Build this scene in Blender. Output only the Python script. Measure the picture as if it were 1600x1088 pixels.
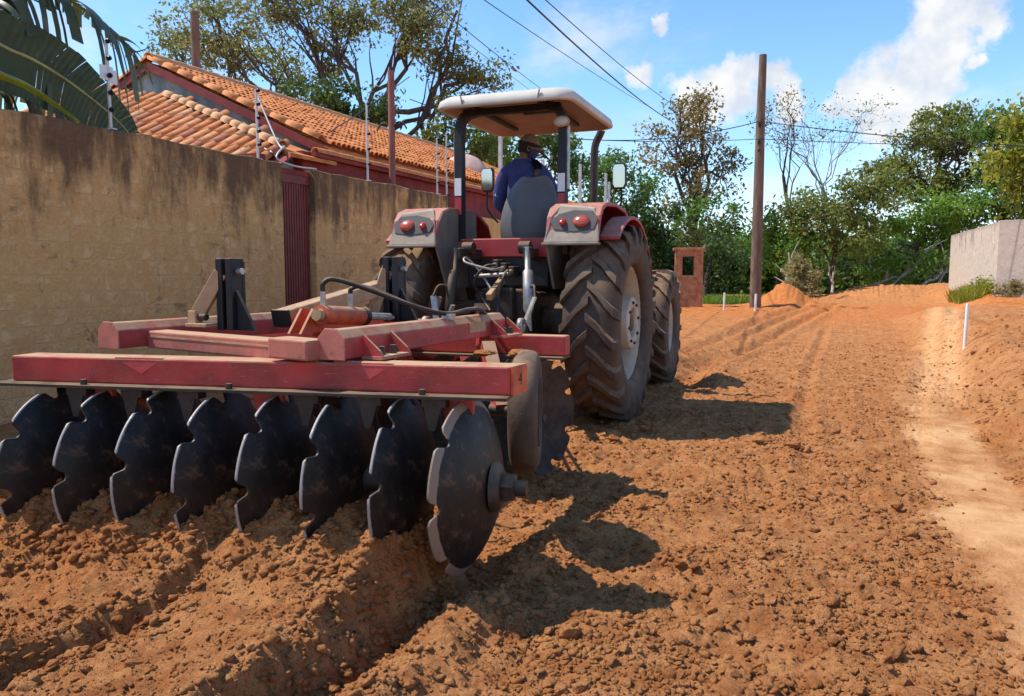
import bpy, bmesh, math, random
import numpy as np
from mathutils import Vector, Matrix, Euler

for o in list(bpy.data.objects):
    bpy.data.objects.remove(o)
SC = bpy.context.scene
COL = SC.collection
R = math.radians
rng = np.random.default_rng(7)
random.seed(7)

# ------------------------------------------------------------------ camera
YAW, PITCH = R(23.7376), R(5.33216)
CAMZ = 1.3
cd = bpy.data.cameras.new('camera')
cam = bpy.data.objects.new('camera', cd)
COL.objects.link(cam)
cam.location = (0, 0, CAMZ)
cam.rotation_euler = (R(90) - PITCH, 0, YAW)
cd.sensor_width = 36.0
cd.lens = 27.0
cd.clip_start = 0.05
cd.clip_end = 4000
SC.camera = cam

# ------------------------------------------------------------------ sun, sky, exposure
SUNV = Vector((-1.82, -0.47, 2.9)).normalized()          # towards the sun
sun_el = math.asin(SUNV.z)
sun_az = math.atan2(SUNV.x, SUNV.y)
sl = bpy.data.lights.new('sun', 'SUN')
sl.energy = 3.5
sl.angle = R(0.53)
sl.color = (1.0, 0.93, 0.82)
so = bpy.data.objects.new('sun', sl)
COL.objects.link(so)
so.rotation_euler = (-SUNV).to_track_quat('-Z', 'Y').to_euler()
so.location = (-20, -5, 40)

SC.view_settings.view_transform = 'Standard'
SC.view_settings.look = 'None'
SC.view_settings.gamma = 1.0
SC.view_settings.use_curve_mapping = False
SC.view_settings.exposure = 0.74
SC.cycles.use_denoising = True
SC.cycles.max_bounces = 8
SC.cycles.transparent_max_bounces = 8

_cf = Vector((-math.sin(YAW) * math.cos(PITCH), math.cos(YAW) * math.cos(PITCH), -math.sin(PITCH)))
_cr = Vector((math.cos(YAW), math.sin(YAW), 0))
_cu = _cr.cross(_cf)
def atx(px, py, X):
    d = _cf + _cr * ((px - 800) / 1200) - _cu * ((py - 544) / 1200)
    return Vector((0, 0, CAMZ)) + d * (X / d.x)
def at(px, py, d):
    """a place d metres out in the direction the photograph's pixel shows"""
    return Vector((0, 0, CAMZ)) + d * (_cf + _cr * ((px - 800) / 1200) - _cu * ((py - 544) / 1200))

class NT:
    """tiny node-tree helper"""
    def __init__(s, tree):
        s.t = tree; s.t.nodes.clear()
    def n(s, typ, ins=None, **kw):
        nd = s.t.nodes.new(typ)
        for k, v in kw.items():
            setattr(nd, k, v)
        for k, v in (ins or {}).items():
            sock = nd.inputs[k]
            if isinstance(v, bpy.types.NodeSocket):
                s.t.links.new(v, sock)
            else:
                sock.default_value = v
        return nd
    def math(s, op, a, b=0.0, c=0.0, clamp=False):
        nd = s.n('ShaderNodeMath', {0: a, 1: b, 2: c}, operation=op); nd.use_clamp = clamp
        return nd.outputs[0]
    def mix(s, f, a, b, blend='MIX'):
        nd = s.n('ShaderNodeMix', data_type='RGBA', blend_type=blend)
        for i, v in ((0, f), (6, a), (7, b)):
            if isinstance(v, bpy.types.NodeSocket): s.t.links.new(v, nd.inputs[i])
            else: nd.inputs[i].default_value = v if i == 0 else c4(v)
        return nd.outputs[2]
    def rng(s, v, a, b, c=0.0, d=1.0, smooth=True):
        nd = s.n('ShaderNodeMapRange', {0: v, 1: a, 2: b, 3: c, 4: d})
        nd.interpolation_type = 'SMOOTHSTEP' if smooth else 'LINEAR'
        return nd.outputs[0]
    def noise(s, vec, scale, detail=4, rough=0.55, dist=0.0):
        nd = s.n('ShaderNodeTexNoise', {'Scale': scale, 'Detail': detail, 'Roughness': rough, 'Distortion': dist})
        if vec is not None: s.t.links.new(vec, nd.inputs['Vector'])
        return nd.outputs[0]
def c4(c):
    return tuple(c) if len(c) == 4 else (c[0], c[1], c[2], 1.0)

# sky: Nishita with cumulus drawn by direction
W = bpy.data.worlds.new('World')
SC.world = W
W.use_nodes = True
n = NT(W.node_tree)
sky = n.n('ShaderNodeTexSky', sky_type='NISHITA')
sky.sun_disc = False
sky.sun_elevation = sun_el
sky.sun_rotation = sun_az % (2 * math.pi)
sky.altitude = 300
sky.air_density = 1.0
sky.dust_density = 0.05
sky.ozone_density = 3.0
tc = n.n('ShaderNodeTexCoord')
dirv = tc.outputs['Generated']
sep = n.n('ShaderNodeSeparateXYZ', {0: dirv})
wob = n.noise(dirv, 9.0, 6, 0.62)
wob2 = n.noise(dirv, 30.0, 5, 0.6)
# cumulus heaps: (pixel of the photograph that shows the heap, angular radius)
wv = n.n('ShaderNodeTexNoise', {'Vector': dirv, 'Scale': 14.0, 'Detail': 5.0, 'Roughness': 0.6})
warp = n.n('ShaderNodeVectorMath', {0: n.n('ShaderNodeVectorMath', {0: wv.outputs['Color'], 1: (0.5, 0.5, 0.5)}, operation='SUBTRACT').outputs[0], 'Scale': 0.085}, operation='SCALE').outputs[0]
wdir = n.n('ShaderNodeVectorMath', {0: dirv, 1: warp}, operation='ADD').outputs[0]
heaps = [(1500, 20, 0.0473), (1485, 55, 0.0430), (1540, 45, 0.0258), (1455, 95, 0.0430), (1415, 125, 0.0413), (1370, 130, 0.0361), (1345, 150, 0.0301),
         (1440, 150, 0.0430), (1525, 95, 0.0138), (1390, 175, 0.0430), (1325, 170, 0.0258), (1030, 48, 0.0189),
         (1210, 125, 0.0258), (1230, 150, 0.0301), (1285, 128, 0.0120), (1140, 130, 0.0387), (1085, 150, 0.0430), (1000, 120, 0.0301)]
val = None
for px, py, r in heaps:
    d = (at(px, py, 1) - Vector((0, 0, CAMZ))).normalized()
    dist = n.n('ShaderNodeVectorMath', {0: wdir, 1: tuple(d)}, operation='DISTANCE').outputs['Value']
    v = n.math('SUBTRACT', 1.0, n.math('DIVIDE', dist, r))
    val = v if val is None else n.math('SMOOTH_MAX', val, v, 0.25)
edge = n.math('ADD', val, n.math('ADD', n.math('MULTIPLY', n.math('SUBTRACT', wob, 0.5), 1.7), n.math('MULTIPLY', n.math('SUBTRACT', wob2, 0.5), 0.9)))
cum = n.rng(edge, 0.0, 0.55)
# soft broken cloud over the whole sky, denser low down
mp = n.n('ShaderNodeMapping', {0: dirv, 'Scale': (1.0, 1.0, 2.3), 'Location': (3.1, 1.7, 0.4)})
bank = n.noise(mp.outputs[0], 3.4, 7, 0.6, 0.3)
low = n.rng(sep.outputs[2], 0.02, 0.55, 0.13, -0.02)
thin = n.rng(n.math('ADD', bank, low), 0.57, 0.80, 0.0, 0.75)
shade = n.noise(dirv, 16.0, 5, 0.55)
ccol = n.mix(n.rng(shade, 0.35, 0.62), (0.66, 0.73, 0.84), (0.98, 0.97, 0.95))
mask = n.math('MAXIMUM', n.math('MULTIPLY', cum, 0.95), n.math('MULTIPLY', thin, 0.8))
skyc = n.n('ShaderNodeHueSaturation', {'Saturation': 1.15, 'Value': 1.0, 'Color': sky.outputs[0]})
bg1 = n.n('ShaderNodeBackground', {'Color': skyc.outputs[0], 'Strength': 0.15})
bg2 = n.n('ShaderNodeBackground', {'Color': ccol, 'Strength': 0.62})
mx = n.n('ShaderNodeMixShader', {0: mask, 1: bg1.outputs[0], 2: bg2.outputs[0]})
n.n('ShaderNodeOutputWorld', {0: mx.outputs[0]})

# ------------------------------------------------------------------ materials
def mk(name, col, rough=0.7, var=0.25, scale=6.0, bump=0.0, bscale=60.0, dust=0.0, dustcol=(0.40, 0.25, 0.13), metal=0.0, spec=0.4, col2=None, streak=False, dustbase=0.0, coat=0.0, chip=0.0):
    m = bpy.data.materials.new(name); m.use_nodes = True
    n = NT(m.node_tree)
    tc = n.n('ShaderNodeTexCoord').outputs['Object']
    v = tc
    if streak:
        v = n.n('ShaderNodeMapping', {0: tc, 'Scale': (1, 1, 0.15)}).outputs[0]
    f = n.noise(v, scale, 6, 0.6)
    a = tuple(c * (1 - var) for c in col); b = tuple(min(1, c * (1 + var)) for c in col)
    c = n.mix(n.rng(f, 0.3, 0.7), a, col2 or b)
    if chip > 0:
        ch = n.noise(tc, 23.0, 7, 0.72)
        c = n.mix(n.math('MULTIPLY', n.rng(ch, 0.60, 0.66), chip), c, (0.085, 0.042, 0.028))
        sc2 = n.noise(n.n('ShaderNodeMapping', {0: tc, 'Scale': (3, 3, 40)}).outputs[0], 4.0, 4, 0.7)
        c = n.mix(n.math('MULTIPLY', n.rng(sc2, 0.62, 0.70), chip * 0.6), c, (0.55, 0.30, 0.24))
    rgh = rough
    if dust > 0 or dustbase > 0:
        geo = n.n('ShaderNodeNewGeometry')
        nz = n.n('ShaderNodeSeparateXYZ', {0: geo.outputs['Normal']}).outputs[2]
        dn = n.noise(tc, 9.0, 7, 0.65)
        up = n.math('MULTIPLY', n.rng(nz, 0.2, 0.85), dust)
        df = n.math('ADD', up, dustbase)
        df = n.math('MULTIPLY', df, n.rng(dn, 0.25, 0.6, 0.25, 1.0), clamp=True)
        c = n.mix(df, c, dustcol)
        rgh = n.rng(df, 0, 1, rough, 0.95, False)
    ins = {'Base Color': c, 'Roughness': rgh, 'Metallic': metal, 'Specular IOR Level': spec, 'Coat Weight': coat}
    if bump > 0:
        bn = n.noise(tc, bscale, 6, 0.65)
        ins['Normal'] = n.n('ShaderNodeBump', {'Strength': bump, 'Distance': 0.02, 'Height': bn}).outputs[0]
    p = n.n('ShaderNodeBsdfPrincipled', ins)
    n.n('ShaderNodeOutputMaterial', {0: p.outputs[0]})
    return m

def leafmat(name, c1, c2, c3, trans=0.35):
    """foliage: each leaf takes a colour from its own stored number"""
    m = bpy.data.materials.new(name); m.use_nodes = True
    n = NT(m.node_tree)
    at_ = n.n('ShaderNodeAttribute', attribute_name='leafvar')
    r = n.n('ShaderNodeValToRGB', {0: at_.outputs['Fac']})
    r.color_ramp.elements[0].color = c4(c1); r.color_ramp.elements[1].color = c4(c3)
    e = r.color_ramp.elements.new(0.5); e.color = c4(c2)
    p = n.n('ShaderNodeBsdfPrincipled', {'Base Color': r.outputs[0], 'Roughness': 0.5, 'Specular IOR Level': 0.35})
    t = n.n('ShaderNodeBsdfTranslucent', {'Color': r.outputs[0]})
    mx = n.n('ShaderNodeMixShader', {0: trans, 1: p.outputs[0], 2: t.outputs[0]})
    n.n('ShaderNodeOutputMaterial', {0: mx.outputs[0]})
    return m

M = {}
DUST = (0.46, 0.29, 0.16)
M['red'] = mk('implement_red', (0.38, 0.026, 0.030), 0.5, 0.3, 5, 0.12, 90, dust=0.9, dustcol=DUST, dustbase=0.10, chip=0.8)
M['red_end'] = mk('orange_red_paint', (0.50, 0.085, 0.03), 0.55, 0.3, 14, 0.12, 90, dust=0.8, dustcol=DUST, dustbase=0.05)
M['pink'] = mk('faded_red', (0.42, 0.11, 0.09), 0.65, 0.25, 7, 0.12, 90, dust=0.95, dustcol=DUST, dustbase=0.22, chip=0.6)
M['tan'] = mk('dusty_primer', (0.42, 0.26, 0.14), 0.8, 0.2, 9, 0.15, 80, chip=0.6)
M['black'] = mk('black_paint', (0.012, 0.012, 0.014), 0.55, 0.4, 8, 0.1, 80, dust=0.7, dustcol=DUST)
M['darkmetal'] = mk('greasy_metal', (0.03, 0.027, 0.025), 0.5, 0.4, 12, 0.2, 90, dust=0.7, dustcol=(0.26, 0.17, 0.10), dustbase=0.12, metal=0.3)
M['lightmetal'] = mk('bare_metal', (0.38, 0.37, 0.35), 0.42, 0.25, 14, 0.1, 90, dust=0.6, dustcol=DUST, metal=0.6)
M['tractor_red'] = mk('tractor_red', (0.36, 0.02, 0.022), 0.4, 0.15, 4, 0, 60, dust=0.6, dustcol=(0.50, 0.30, 0.20), dustbase=0.05, spec=0.5)
M['grey_plastic'] = mk('dusty_grey_plastic', (0.13, 0.115, 0.10), 0.6, 0.2, 6, 0.05, 120, dust=0.75, dustcol=(0.55, 0.45, 0.34), dustbase=0.15)
M['fender_panel'] = mk('fender_panel_grey', (0.20, 0.17, 0.135), 0.6, 0.2, 6, 0.05, 120, dust=0.45, dustcol=(0.58, 0.46, 0.33), dustbase=0.2)
M['lamp_red'] = mk('tail_lamp_red', (0.55, 0.02, 0.012), 0.2, 0.1, 4, spec=0.7)
M['lamp_orange'] = mk('tail_lamp_amber', (0.42, 0.07, 0.03), 0.25, 0.35, 14, spec=0.7)
M['lamp_recess'] = mk('lamp_recess', (0.07, 0.065, 0.065), 0.6, 0.2)
M['roof_white'] = mk('canopy_white', (0.50, 0.475, 0.42), 0.6, 0.1, 3, 0.05, 60, dust=0.35, dustcol=(0.6, 0.5, 0.38))
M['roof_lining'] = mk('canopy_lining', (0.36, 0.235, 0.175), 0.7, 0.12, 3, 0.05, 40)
M['seat'] = mk('seat_shell', (0.10, 0.10, 0.105), 0.55, 0.12, 5, 0.04, 90, dust=0.35, dustcol=(0.35, 0.27, 0.2), dustbase=0.06)
M['rim'] = mk('wheel_rim', (0.46, 0.40, 0.32), 0.55, 0.18, 6, 0.05, 70, dust=0.5, dustcol=(0.48, 0.33, 0.2), dustbase=0.18, metal=0.1)
M['rubber'] = mk('dusty_rubber', (0.022, 0.020, 0.019), 0.75, 0.3, 4, 0.25, 70, dust=0.55, dustcol=(0.30, 0.18, 0.10), dustbase=0.26)
M['rim_dirty'] = mk('muddy_wheel_disc', (0.24, 0.155, 0.095), 0.8, 0.4, 7, 0.2, 50)
M['chrome'] = mk('mirror_glass', (0.45, 0.46, 0.48), 0.06, 0.0, 2, metal=1.0)
M['white_tape'] = mk('white_reflector', (0.72, 0.72, 0.70), 0.4, 0.08)
M['hose'] = mk('black_hose', (0.018, 0.018, 0.018), 0.45, 0.2, dust=0.5, dustcol=DUST)

def soilmat():
    m = bpy.data.materials.new('red_soil'); m.use_nodes = True
    n = NT(m.node_tree)
    geo = n.n('ShaderNodeNewGeometry')
    pos = geo.outputs['Position']
    packed = n.n('ShaderNodeAttribute', attribute_name='packed').outputs['Fac']
    orange = n.n('ShaderNodeAttribute', attribute_name='orange').outputs['Fac']
    big = n.noise(pos, 0.8, 5, 0.6)
    mid = n.noise(pos, 7.0, 6, 0.65)
    fine = n.noise(pos, 55.0, 5, 0.7)
    c = n.mix(n.rng(mid, 0.3, 0.68), (0.44, 0.163, 0.052), (0.64, 0.290, 0.110))
    c = n.mix(n.math('MULTIPLY', n.rng(big, 0.45, 0.7), 0.45), c, (0.54, 0.185, 0.052))
    c = n.mix(n.math('MULTIPLY', n.rng(fine, 0.55, 0.72), 0.5), c, (0.72, 0.40, 0.18))
    c = n.mix(n.math('MULTIPLY', n.rng(fine, 0.46, 0.30), 0.55), c, (0.30, 0.105, 0.036))
    damp = n.noise(pos, 2.3, 6, 0.7)
    c = n.mix(n.math('MULTIPLY', n.rng(damp, 0.56, 0.68), 0.45), c, (0.25, 0.085, 0.028))
    pk = n.mix(n.rng(mid, 0.3, 0.7), (0.51, 0.275, 0.118), (0.61, 0.365, 0.18))
    c = n.mix(packed, c, pk)
    og = n.mix(n.rng(mid, 0.3, 0.7), (0.54, 0.165, 0.042), (0.66, 0.25, 0.08))
    c = n.mix(orange, c, og)
    h = n.math('ADD', n.math('MULTIPLY', n.noise(pos, 48.0, 6, 0.72), 1.0), n.math('MULTIPLY', n.noise(pos, 160.0, 4, 0.7), 0.35))
    st = n.math('SUBTRACT', 0.85, n.math('MULTIPLY', packed, 0.55))
    b0 = n.n('ShaderNodeBump', {'Strength': n.math('MULTIPLY', st, 0.8), 'Distance': 0.06, 'Height': n.noise(pos, 11.0, 5, 0.65)})
    b = n.n('ShaderNodeBump', {'Strength': st, 'Distance': 0.042, 'Height': h, 'Normal': b0.outputs[0]})
    p = n.n('ShaderNodeBsdfPrincipled', {'Base Color': c, 'Roughness': 0.95, 'Specular IOR Level': 0.12, 'Normal': b.outputs[0]})
    n.n('ShaderNodeOutputMaterial', {0: p.outputs[0]})
    return m
M['soil'] = soilmat()

# ------------------------------------------------------------------ object helpers
def tag(o, label=None, cat=None, group=None, kind=None):
    if label: o['label'] = label
    if cat: o['category'] = cat
    if group: o['group'] = group
    if kind: o['kind'] = kind
    return o
def empty(name, loc=(0, 0, 0), rz=0.0, parent=None):
    o = bpy.data.objects.new(name, None); COL.objects.link(o)
    o.location = loc; o.rotation_euler = (0, 0, rz); o.empty_display_size = 0.1
    if parent: o.parent = parent
    return o
def link(name, me, parent=None, loc=None, rot=None):
    o = bpy.data.objects.new(name, me); COL.objects.link(o)
    if parent: o.parent = parent
    if loc is not None: o.location = loc
    if rot is not None: o.rotation_euler = rot
    return o
def np_mesh(name, V, F, mat, smooth=False, attrs=None):
    """fast mesh from numpy arrays; F is (n,3) or (n,4)"""
    me = bpy.data.meshes.new(name)
    V = np.asarray(V, np.float32); F = np.asarray(F, np.int32)
    k = F.shape[1]
    me.vertices.add(len(V)); me.vertices.foreach_set('co', V.ravel())
    me.loops.add(F.size); me.loops.foreach_set('vertex_index', F.ravel())
    me.polygons.add(len(F))
    me.polygons.foreach_set('loop_start', np.arange(len(F), dtype=np.int32) * k)
    me.polygons.foreach_set('loop_total', np.full(len(F), k, np.int32))
    if smooth: me.polygons.foreach_set('use_smooth', np.ones(len(F), bool))
    for an, av in (attrs or {}).items():
        at_ = me.attributes.new(an, 'FLOAT', 'POINT'); at_.data.foreach_set('value', np.asarray(av, np.float32))
    me.update(calc_edges=True); me.validate()
    me.materials.append(mat)
    return me

class MB:
    """collects shapes; build() links them as one mesh object"""
    def __init__(s):
        s.v = []; s.f = []; s.sm = []
    def add(s, V, F, smooth=False):
        b = len(s.v); s.v += [tuple(p) for p in V]; s.f += [tuple(i + b for i in f) for f in F]; s.sm += [smooth] * len(F)
        return s
    def box(s, c, size, rot=None, bev=0.0):
        hx, hy, hz = size[0] / 2, size[1] / 2, size[2] / 2
        Mx = Euler(rot).to_matrix() if rot is not None and not isinstance(rot, Matrix) else (rot or Matrix.Identity(3))
        c = Vector(c)
        if bev <= 0:
            V = [(x, y, z) for x in (-hx, hx) for y in (-hy, hy) for z in (-hz, hz)]
            F = [(0, 1, 3, 2), (4, 6, 7, 5), (0, 4, 5, 1), (2, 3, 7, 6), (0, 2, 6, 4), (1, 5, 7, 3)]
        else:
            bm = bmesh.new(); bmesh.ops.create_cube(bm, size=1)
            for v in bm.verts: v.co = Vector((v.co.x * size[0], v.co.y * size[1], v.co.z * size[2]))
            bmesh.ops.bevel(bm, geom=bm.edges[:], offset=bev, segments=2, affect='EDGES', profile=0.5)
            bm.verts.index_update()
            V = [v.co[:] for v in bm.verts]; F = [tuple(v.index for v in f.verts) for f in bm.faces]; bm.free()
        s.add([c + Mx @ Vector(p) for p in V], F)
        return s
    def bar(s, a, b, w, h, up=(0, 0, 1), bev=0.0):
        """box beam from a to b, width w, height h"""
        a, b = Vector(a), Vector(b); d = b - a; L = d.length; y = d.normalized()
        x = y.cross(Vector(up)).normalized(); z = x.cross(y)
        Mx = Matrix((x, y, z)).transposed()
        return s.box((a + b) / 2, (w, L, h), Mx, bev)
    def tube(s, pts, r, seg=10, cap=True, smooth=True):
        pts = [Vector(p) for p in pts]; nP = len(pts)
        rr = r if isinstance(r, (list, tuple, np.ndarray)) else [r] * nP
        V = []; F = []
        t0 = (pts[1] - pts[0]).normalized()
        x = t0.orthogonal().normalized()
        for i, p in enumerate(pts):
            t = (pts[min(i + 1, nP - 1)] - pts[max(i - 1, 0)])
            t = t.normalized() if t.length > 1e-9 else t0
            x = (x - t * x.dot(t)); x = x.normalized() if x.length > 1e-6 else t.orthogonal().normalized()
            y = t.cross(x)
            for k in range(seg):
                an = 2 * math.pi * k / seg
                V.append(p + (x * math.cos(an) + y * math.sin(an)) * rr[i])
        for i in range(nP - 1):
            for k in range(seg):
                k2 = (k + 1) % seg
                F.append((i * seg + k, i * seg + k2, (i + 1) * seg + k2, (i + 1) * seg + k))
        s.add(V, F, smooth)
        if cap:
            s.add(V[:seg], [tuple(reversed(range(seg)))]); s.add(V[-seg:], [tuple(range(seg))])
        return s
    def cyl(s, a, b, r, seg=16, r2=None):
        return s.tube([a, b], [r, r if r2 is None else r2], seg)
    def lathe(s, prof, seg=32, c=(0, 0, 0), axis='X', closed=False, smooth=True):
        """prof: (radius, along axis)"""
        c = Vector(c); V = []; F = []; m = len(prof)
        for k in range(seg):
            an = 2 * math.pi * k / seg; ca, sa = math.cos(an), math.sin(an)
            for r_, h in prof:
                p = {'X': (h, r_ * ca, r_ * sa), 'Y': (r_ * ca, h, r_ * sa), 'Z': (r_ * ca, r_ * sa, h)}[axis]
                V.append(c + Vector(p))
        mm = m if closed else m - 1
        for k in range(seg):
            k2 = (k + 1) % seg
            for i in range(mm):
                j = (i + 1) % m
                F.append((k * m + i, k * m + j, k2 * m + j, k2 * m + i))
        return s.add(V, F, smooth)
    def prism(s, poly, vec):
        """flat polygon (3-D points) swept along vec"""
        vec = Vector(vec); m = len(poly); P = [Vector(p) for p in poly]
        V = P + [p + vec for p in P]
        F = [tuple(reversed(range(m))), tuple(range(m, 2 * m))]
        F += [(i, (i + 1) % m, m + (i + 1) % m, m + i) for i in range(m)]
        return s.add(V, F)
    def build(s, name, mat, parent=None, loc=None, rot=None, off=None, bevel=0.0):
        me = bpy.data.meshes.new(name)
        V = s.v if off is None else [(p[0] - off[0], p[1] - off[1], p[2] - off[2]) for p in s.v]
        me.from_pydata(V, [], s.f)
        me.polygons.foreach_set('use_smooth', s.sm)
        me.materials.append(mat)
        bm = bmesh.new(); bm.from_mesh(me)
        bmesh.ops.recalc_face_normals(bm, faces=bm.faces[:])
        bm.to_mesh(me); bm.free()
        me.update()
        o = link(name, me, parent, loc, rot)
        if bevel > 0:
            md = o.modifiers.new('bevel', 'BEVEL'); md.width = bevel; md.segments = 2; md.limit_method = 'ANGLE'; md.angle_limit = R(35)
        return o
def bez(p0, p1, p2, n=8):
    p0, p1, p2 = Vector(p0), Vector(p1), Vector(p2)
    return [(1 - t) ** 2 * p0 + 2 * (1 - t) * t * p1 + t * t * p2 for t in [i / n for i in range(n + 1)]]
def smooth_path(pts, n=6):
    """Catmull-Rom through the points"""
    P = [Vector(p) for p in pts]; P = [P[0] * 2 - P[1]] + P + [P[-1] * 2 - P[-2]]
    out = []
    for i in range(1, len(P) - 2):
        for k in range(n):
            t = k / n
            out.append(0.5 * ((2 * P[i]) + (P[i + 1] - P[i - 1]) * t + (2 * P[i - 1] - 5 * P[i] + 4 * P[i + 1] - P[i + 2]) * t * t + (3 * P[i] - P[i - 1] - 3 * P[i + 1] + P[i + 2]) * t ** 3))
    out.append(P[-2])
    return out

# ------------------------------------------------------------------ noise on arrays
_perm = np.random.default_rng(3).permutation(512).astype(np.int64)
_gr = np.random.default_rng(4).uniform(0, 2 * np.pi, 512)
_gx, _gy = np.cos(_gr), np.sin(_gr)
def perlin(x, y, seed=0):
    x = np.asarray(x, float) + seed * 17.31; y = np.asarray(y, float) + seed * 9.77
    xi = np.floor(x).astype(np.int64); yi = np.floor(y).astype(np.int64)
    xf = x - xi; yf = y - yi
    u = xf * xf * xf * (xf * (xf * 6 - 15) + 10); v = yf * yf * yf * (yf * (yf * 6 - 15) + 10)
    def g(a, b, dx, dy):
        h = _perm[(_perm[a & 511] + b) & 511]
        return _gx[h] * dx + _gy[h] * dy
    n00 = g(xi, yi, xf, yf); n10 = g(xi + 1, yi, xf - 1, yf)
    n01 = g(xi, yi + 1, xf, yf - 1); n11 = g(xi + 1, yi + 1, xf - 1, yf - 1)
    return ((n00 * (1 - u) + n10 * u) * (1 - v) + (n01 * (1 - u) + n11 * u) * v) * 1.5
def sst(a, b, x):
    t = np.clip((x - a) / (b - a), 0, 1); return t * t * (3 - 2 * t)
def seg_dist(x, y, pts):
    best = np.full(np.shape(x), 1e9)
    for (x0, y0), (x1, y1) in zip(pts[:-1], pts[1:]):
        dx, dy = x1 - x0, y1 - y0; L = dx * dx + dy * dy
        t = np.clip(((x - x0) * dx + (y - y0) * dy) / L, 0, 1)
        best = np.minimum(best, np.hypot(x - x0 - t * dx, y - y0 - t * dy))
    return best

# ================================================================== GROUND
GANG0 = np.array([-1.30, 2.79]); GANGD = np.array([-0.976, -0.218]); DSP = 0.273
def gang_y(x): return 2.79 + (x + 1.30) * 0.2234
RUT1 = [(-1.7, 9.0), (-1.97, 10.6), (-1.78, 13.7), (-1.32, 19.0), (-0.54, 27.8)]
RUT2 = [(-2.7, 11.0), (-2.55, 13.7), (-2.2, 20.6), (-1.3, 27.5)]
RUT3 = [(-2.1, 11.2), (-2.1, 13.7), (-1.72, 19.5), (-0.9, 27.6)]
TRK = [(-0.05, 3.6), (-0.23, 5.6), (-0.36, 7.8), (-0.49, 11.1), (-0.49, 18.9)]
TRKR = [(0.55, 6.7), (0.74, 9.2), (1.20, 13.6), (1.79, 19.9), (2.9, 27.2)]
TRKR2 = [(0.95, 8.4), (1.45, 13.7), (2.1, 20.0), (3.2, 27.0)]
def masks(x, y):
    wv = 0.10 * perlin(x * 0.5, y * 0.9, 21) + 0.05 * perlin(x * 2, y * 3.1, 22)
    strip = sst(0.40, 0.60, x + wv) * (1 - sst(0.92, 1.10, x + wv * 0.6)) * (1 - sst(8.0, 11.0, y)) 
    bank = sst(0.98, 1.12, x + wv * 0.5) * (1 - sst(21, 23.5, y))
    return strip, bank
def height(x, y, fine=True):
    x = np.asarray(x, float); y = np.asarray(y, float)
    strip, bank = masks(x, y)
    far = sst(14, 28, y)
    h = 0.30 * far
    # bank on the right, ending at the cross road; rise on which the far wall stands
    prof = sst(1.0, 1.95, x + 0.15 * perlin(x * .7, y * .7, 5))
    h = h + prof * (0.46 + 0.10 * perlin(x * 0.6, y * 0.5, 6)) * (1 - sst(20.5, 24.5, y)) * sst(-8, 0, y)
    h = h + 0.45 * sst(2.6, 4.1, x) * sst(23.5, 27.5, y) * (1 - sst(7, 20, x))
    # heap of dark spoil on the bank
    h = h + 0.28 * np.exp(-(((x - 2.6) / 0.75) ** 2 + ((y - 13.8) / 1.6) ** 2))
    # far mound of spoil across the end of the road, and the heap beside the pole
    h = h + 0.62 * np.exp(-(((x - 1.7) / 2.3) ** 2 + ((y - 39.0) / 3.0) ** 2) ** 1.4)
    h = h + 0.75 * np.exp(-(((x + 2.05) / 0.75) ** 2 + ((y - 28.2) / 1.1) ** 2))
    h = h + 0.10 * sst(-4.8, -6.2, x) * (1 - sst(20, 24, y))
    # amplitude of the loose clods
    rough = 1.0 - 0.93 * strip - 0.15 * bank
    rough = rough * (1 - 0.12 * (x < -1.6) * sst(0.1, -0.1, y - gang_y(x)))
    rough = rough * (1 - 0.55 * sst(8, 16, y)) * (1 - 0.4 * sst(20, 30, y)) * (1 - 0.6 * sst(-5.2, -6.0, x))
    rough = rough * np.clip(0.85 + 0.55 * perlin(x * 1.1, y * 1.0, 59), 0.35, 1.3)
    lump = 0.030 * perlin(x * 1.3, y * 1.1, 1) + 0.02 * perlin(x * 3.0, y * 2.7, 2)
    h = h + lump * (0.35 + 0.65 * rough)
    if fine:
        b = 0.0
        for k, (wl, am) in enumerate(((0.30, 0.036), (0.145, 0.034), (0.07, 0.030), (0.034, 0.018))):
            b = b + am * (np.abs(perlin(x / wl + 0.3 * k, y / wl, 30 + k)) - 0.32)
        h = h + b * rough
        h = h + bank * 0.045 * (np.abs(perlin(x * 1.6, y * 0.9, 41)) - 0.3) + bank * 0.03 * np.abs(perlin(x * 5, y * 2.0, 42))
        # wind and wheel ripples on the packed strip
        h = h + strip * 0.006 * np.sin(y * 26 + 4 * perlin(x * 2, y * 2, 44)) * sst(0.1, 0.5, perlin(x * 1.1, y * .8, 45) + .3)
    heap = np.exp(-(((x + 2.05) / 0.9) ** 2 + ((y - 28.2) / 1.3) ** 2)) + np.exp(-(((x - 1.7) / 2.6) ** 2 + ((y - 39.0) / 3.3) ** 2)) + np.exp(-(((x - 2.6) / 0.9) ** 2 + ((y - 13.8) / 1.8) ** 2))
    h = h + heap * (0.16 * np.abs(perlin(x * 1.9, y * 1.9, 46)) + 0.10 * np.abs(perlin(x * 4.7, y * 4.7, 47)) - 0.05)
    mid_ = sst(9, 15, y) * (1 - sst(60, 90, y)) * (1 - 0.7 * sst(0.3, 1.2, x) * (1 - sst(1.2, 1.6, x)))
    h = h + mid_ * (0.05 * (np.abs(perlin(x * 1.7, y * 1.5, 48)) - .3) + 0.03 * (np.abs(perlin(x * 4.5, y * 3.5, 49)) - .3))
    # bed left behind the discs: ridges along the heading, one per disc
    gy = gang_y(x)
    behind = sst(0.30, 0.10, y - gy)
    jag = 0.04 * perlin(x * 2.0, y * 8, 66) + 0.025 * perlin(x * 5, y * 21, 67)
    inbed = sst(-4.3, -3.9, x) * (1 - sst(-1.63, -1.46, x + jag)) * behind
    back = gy - y
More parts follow.
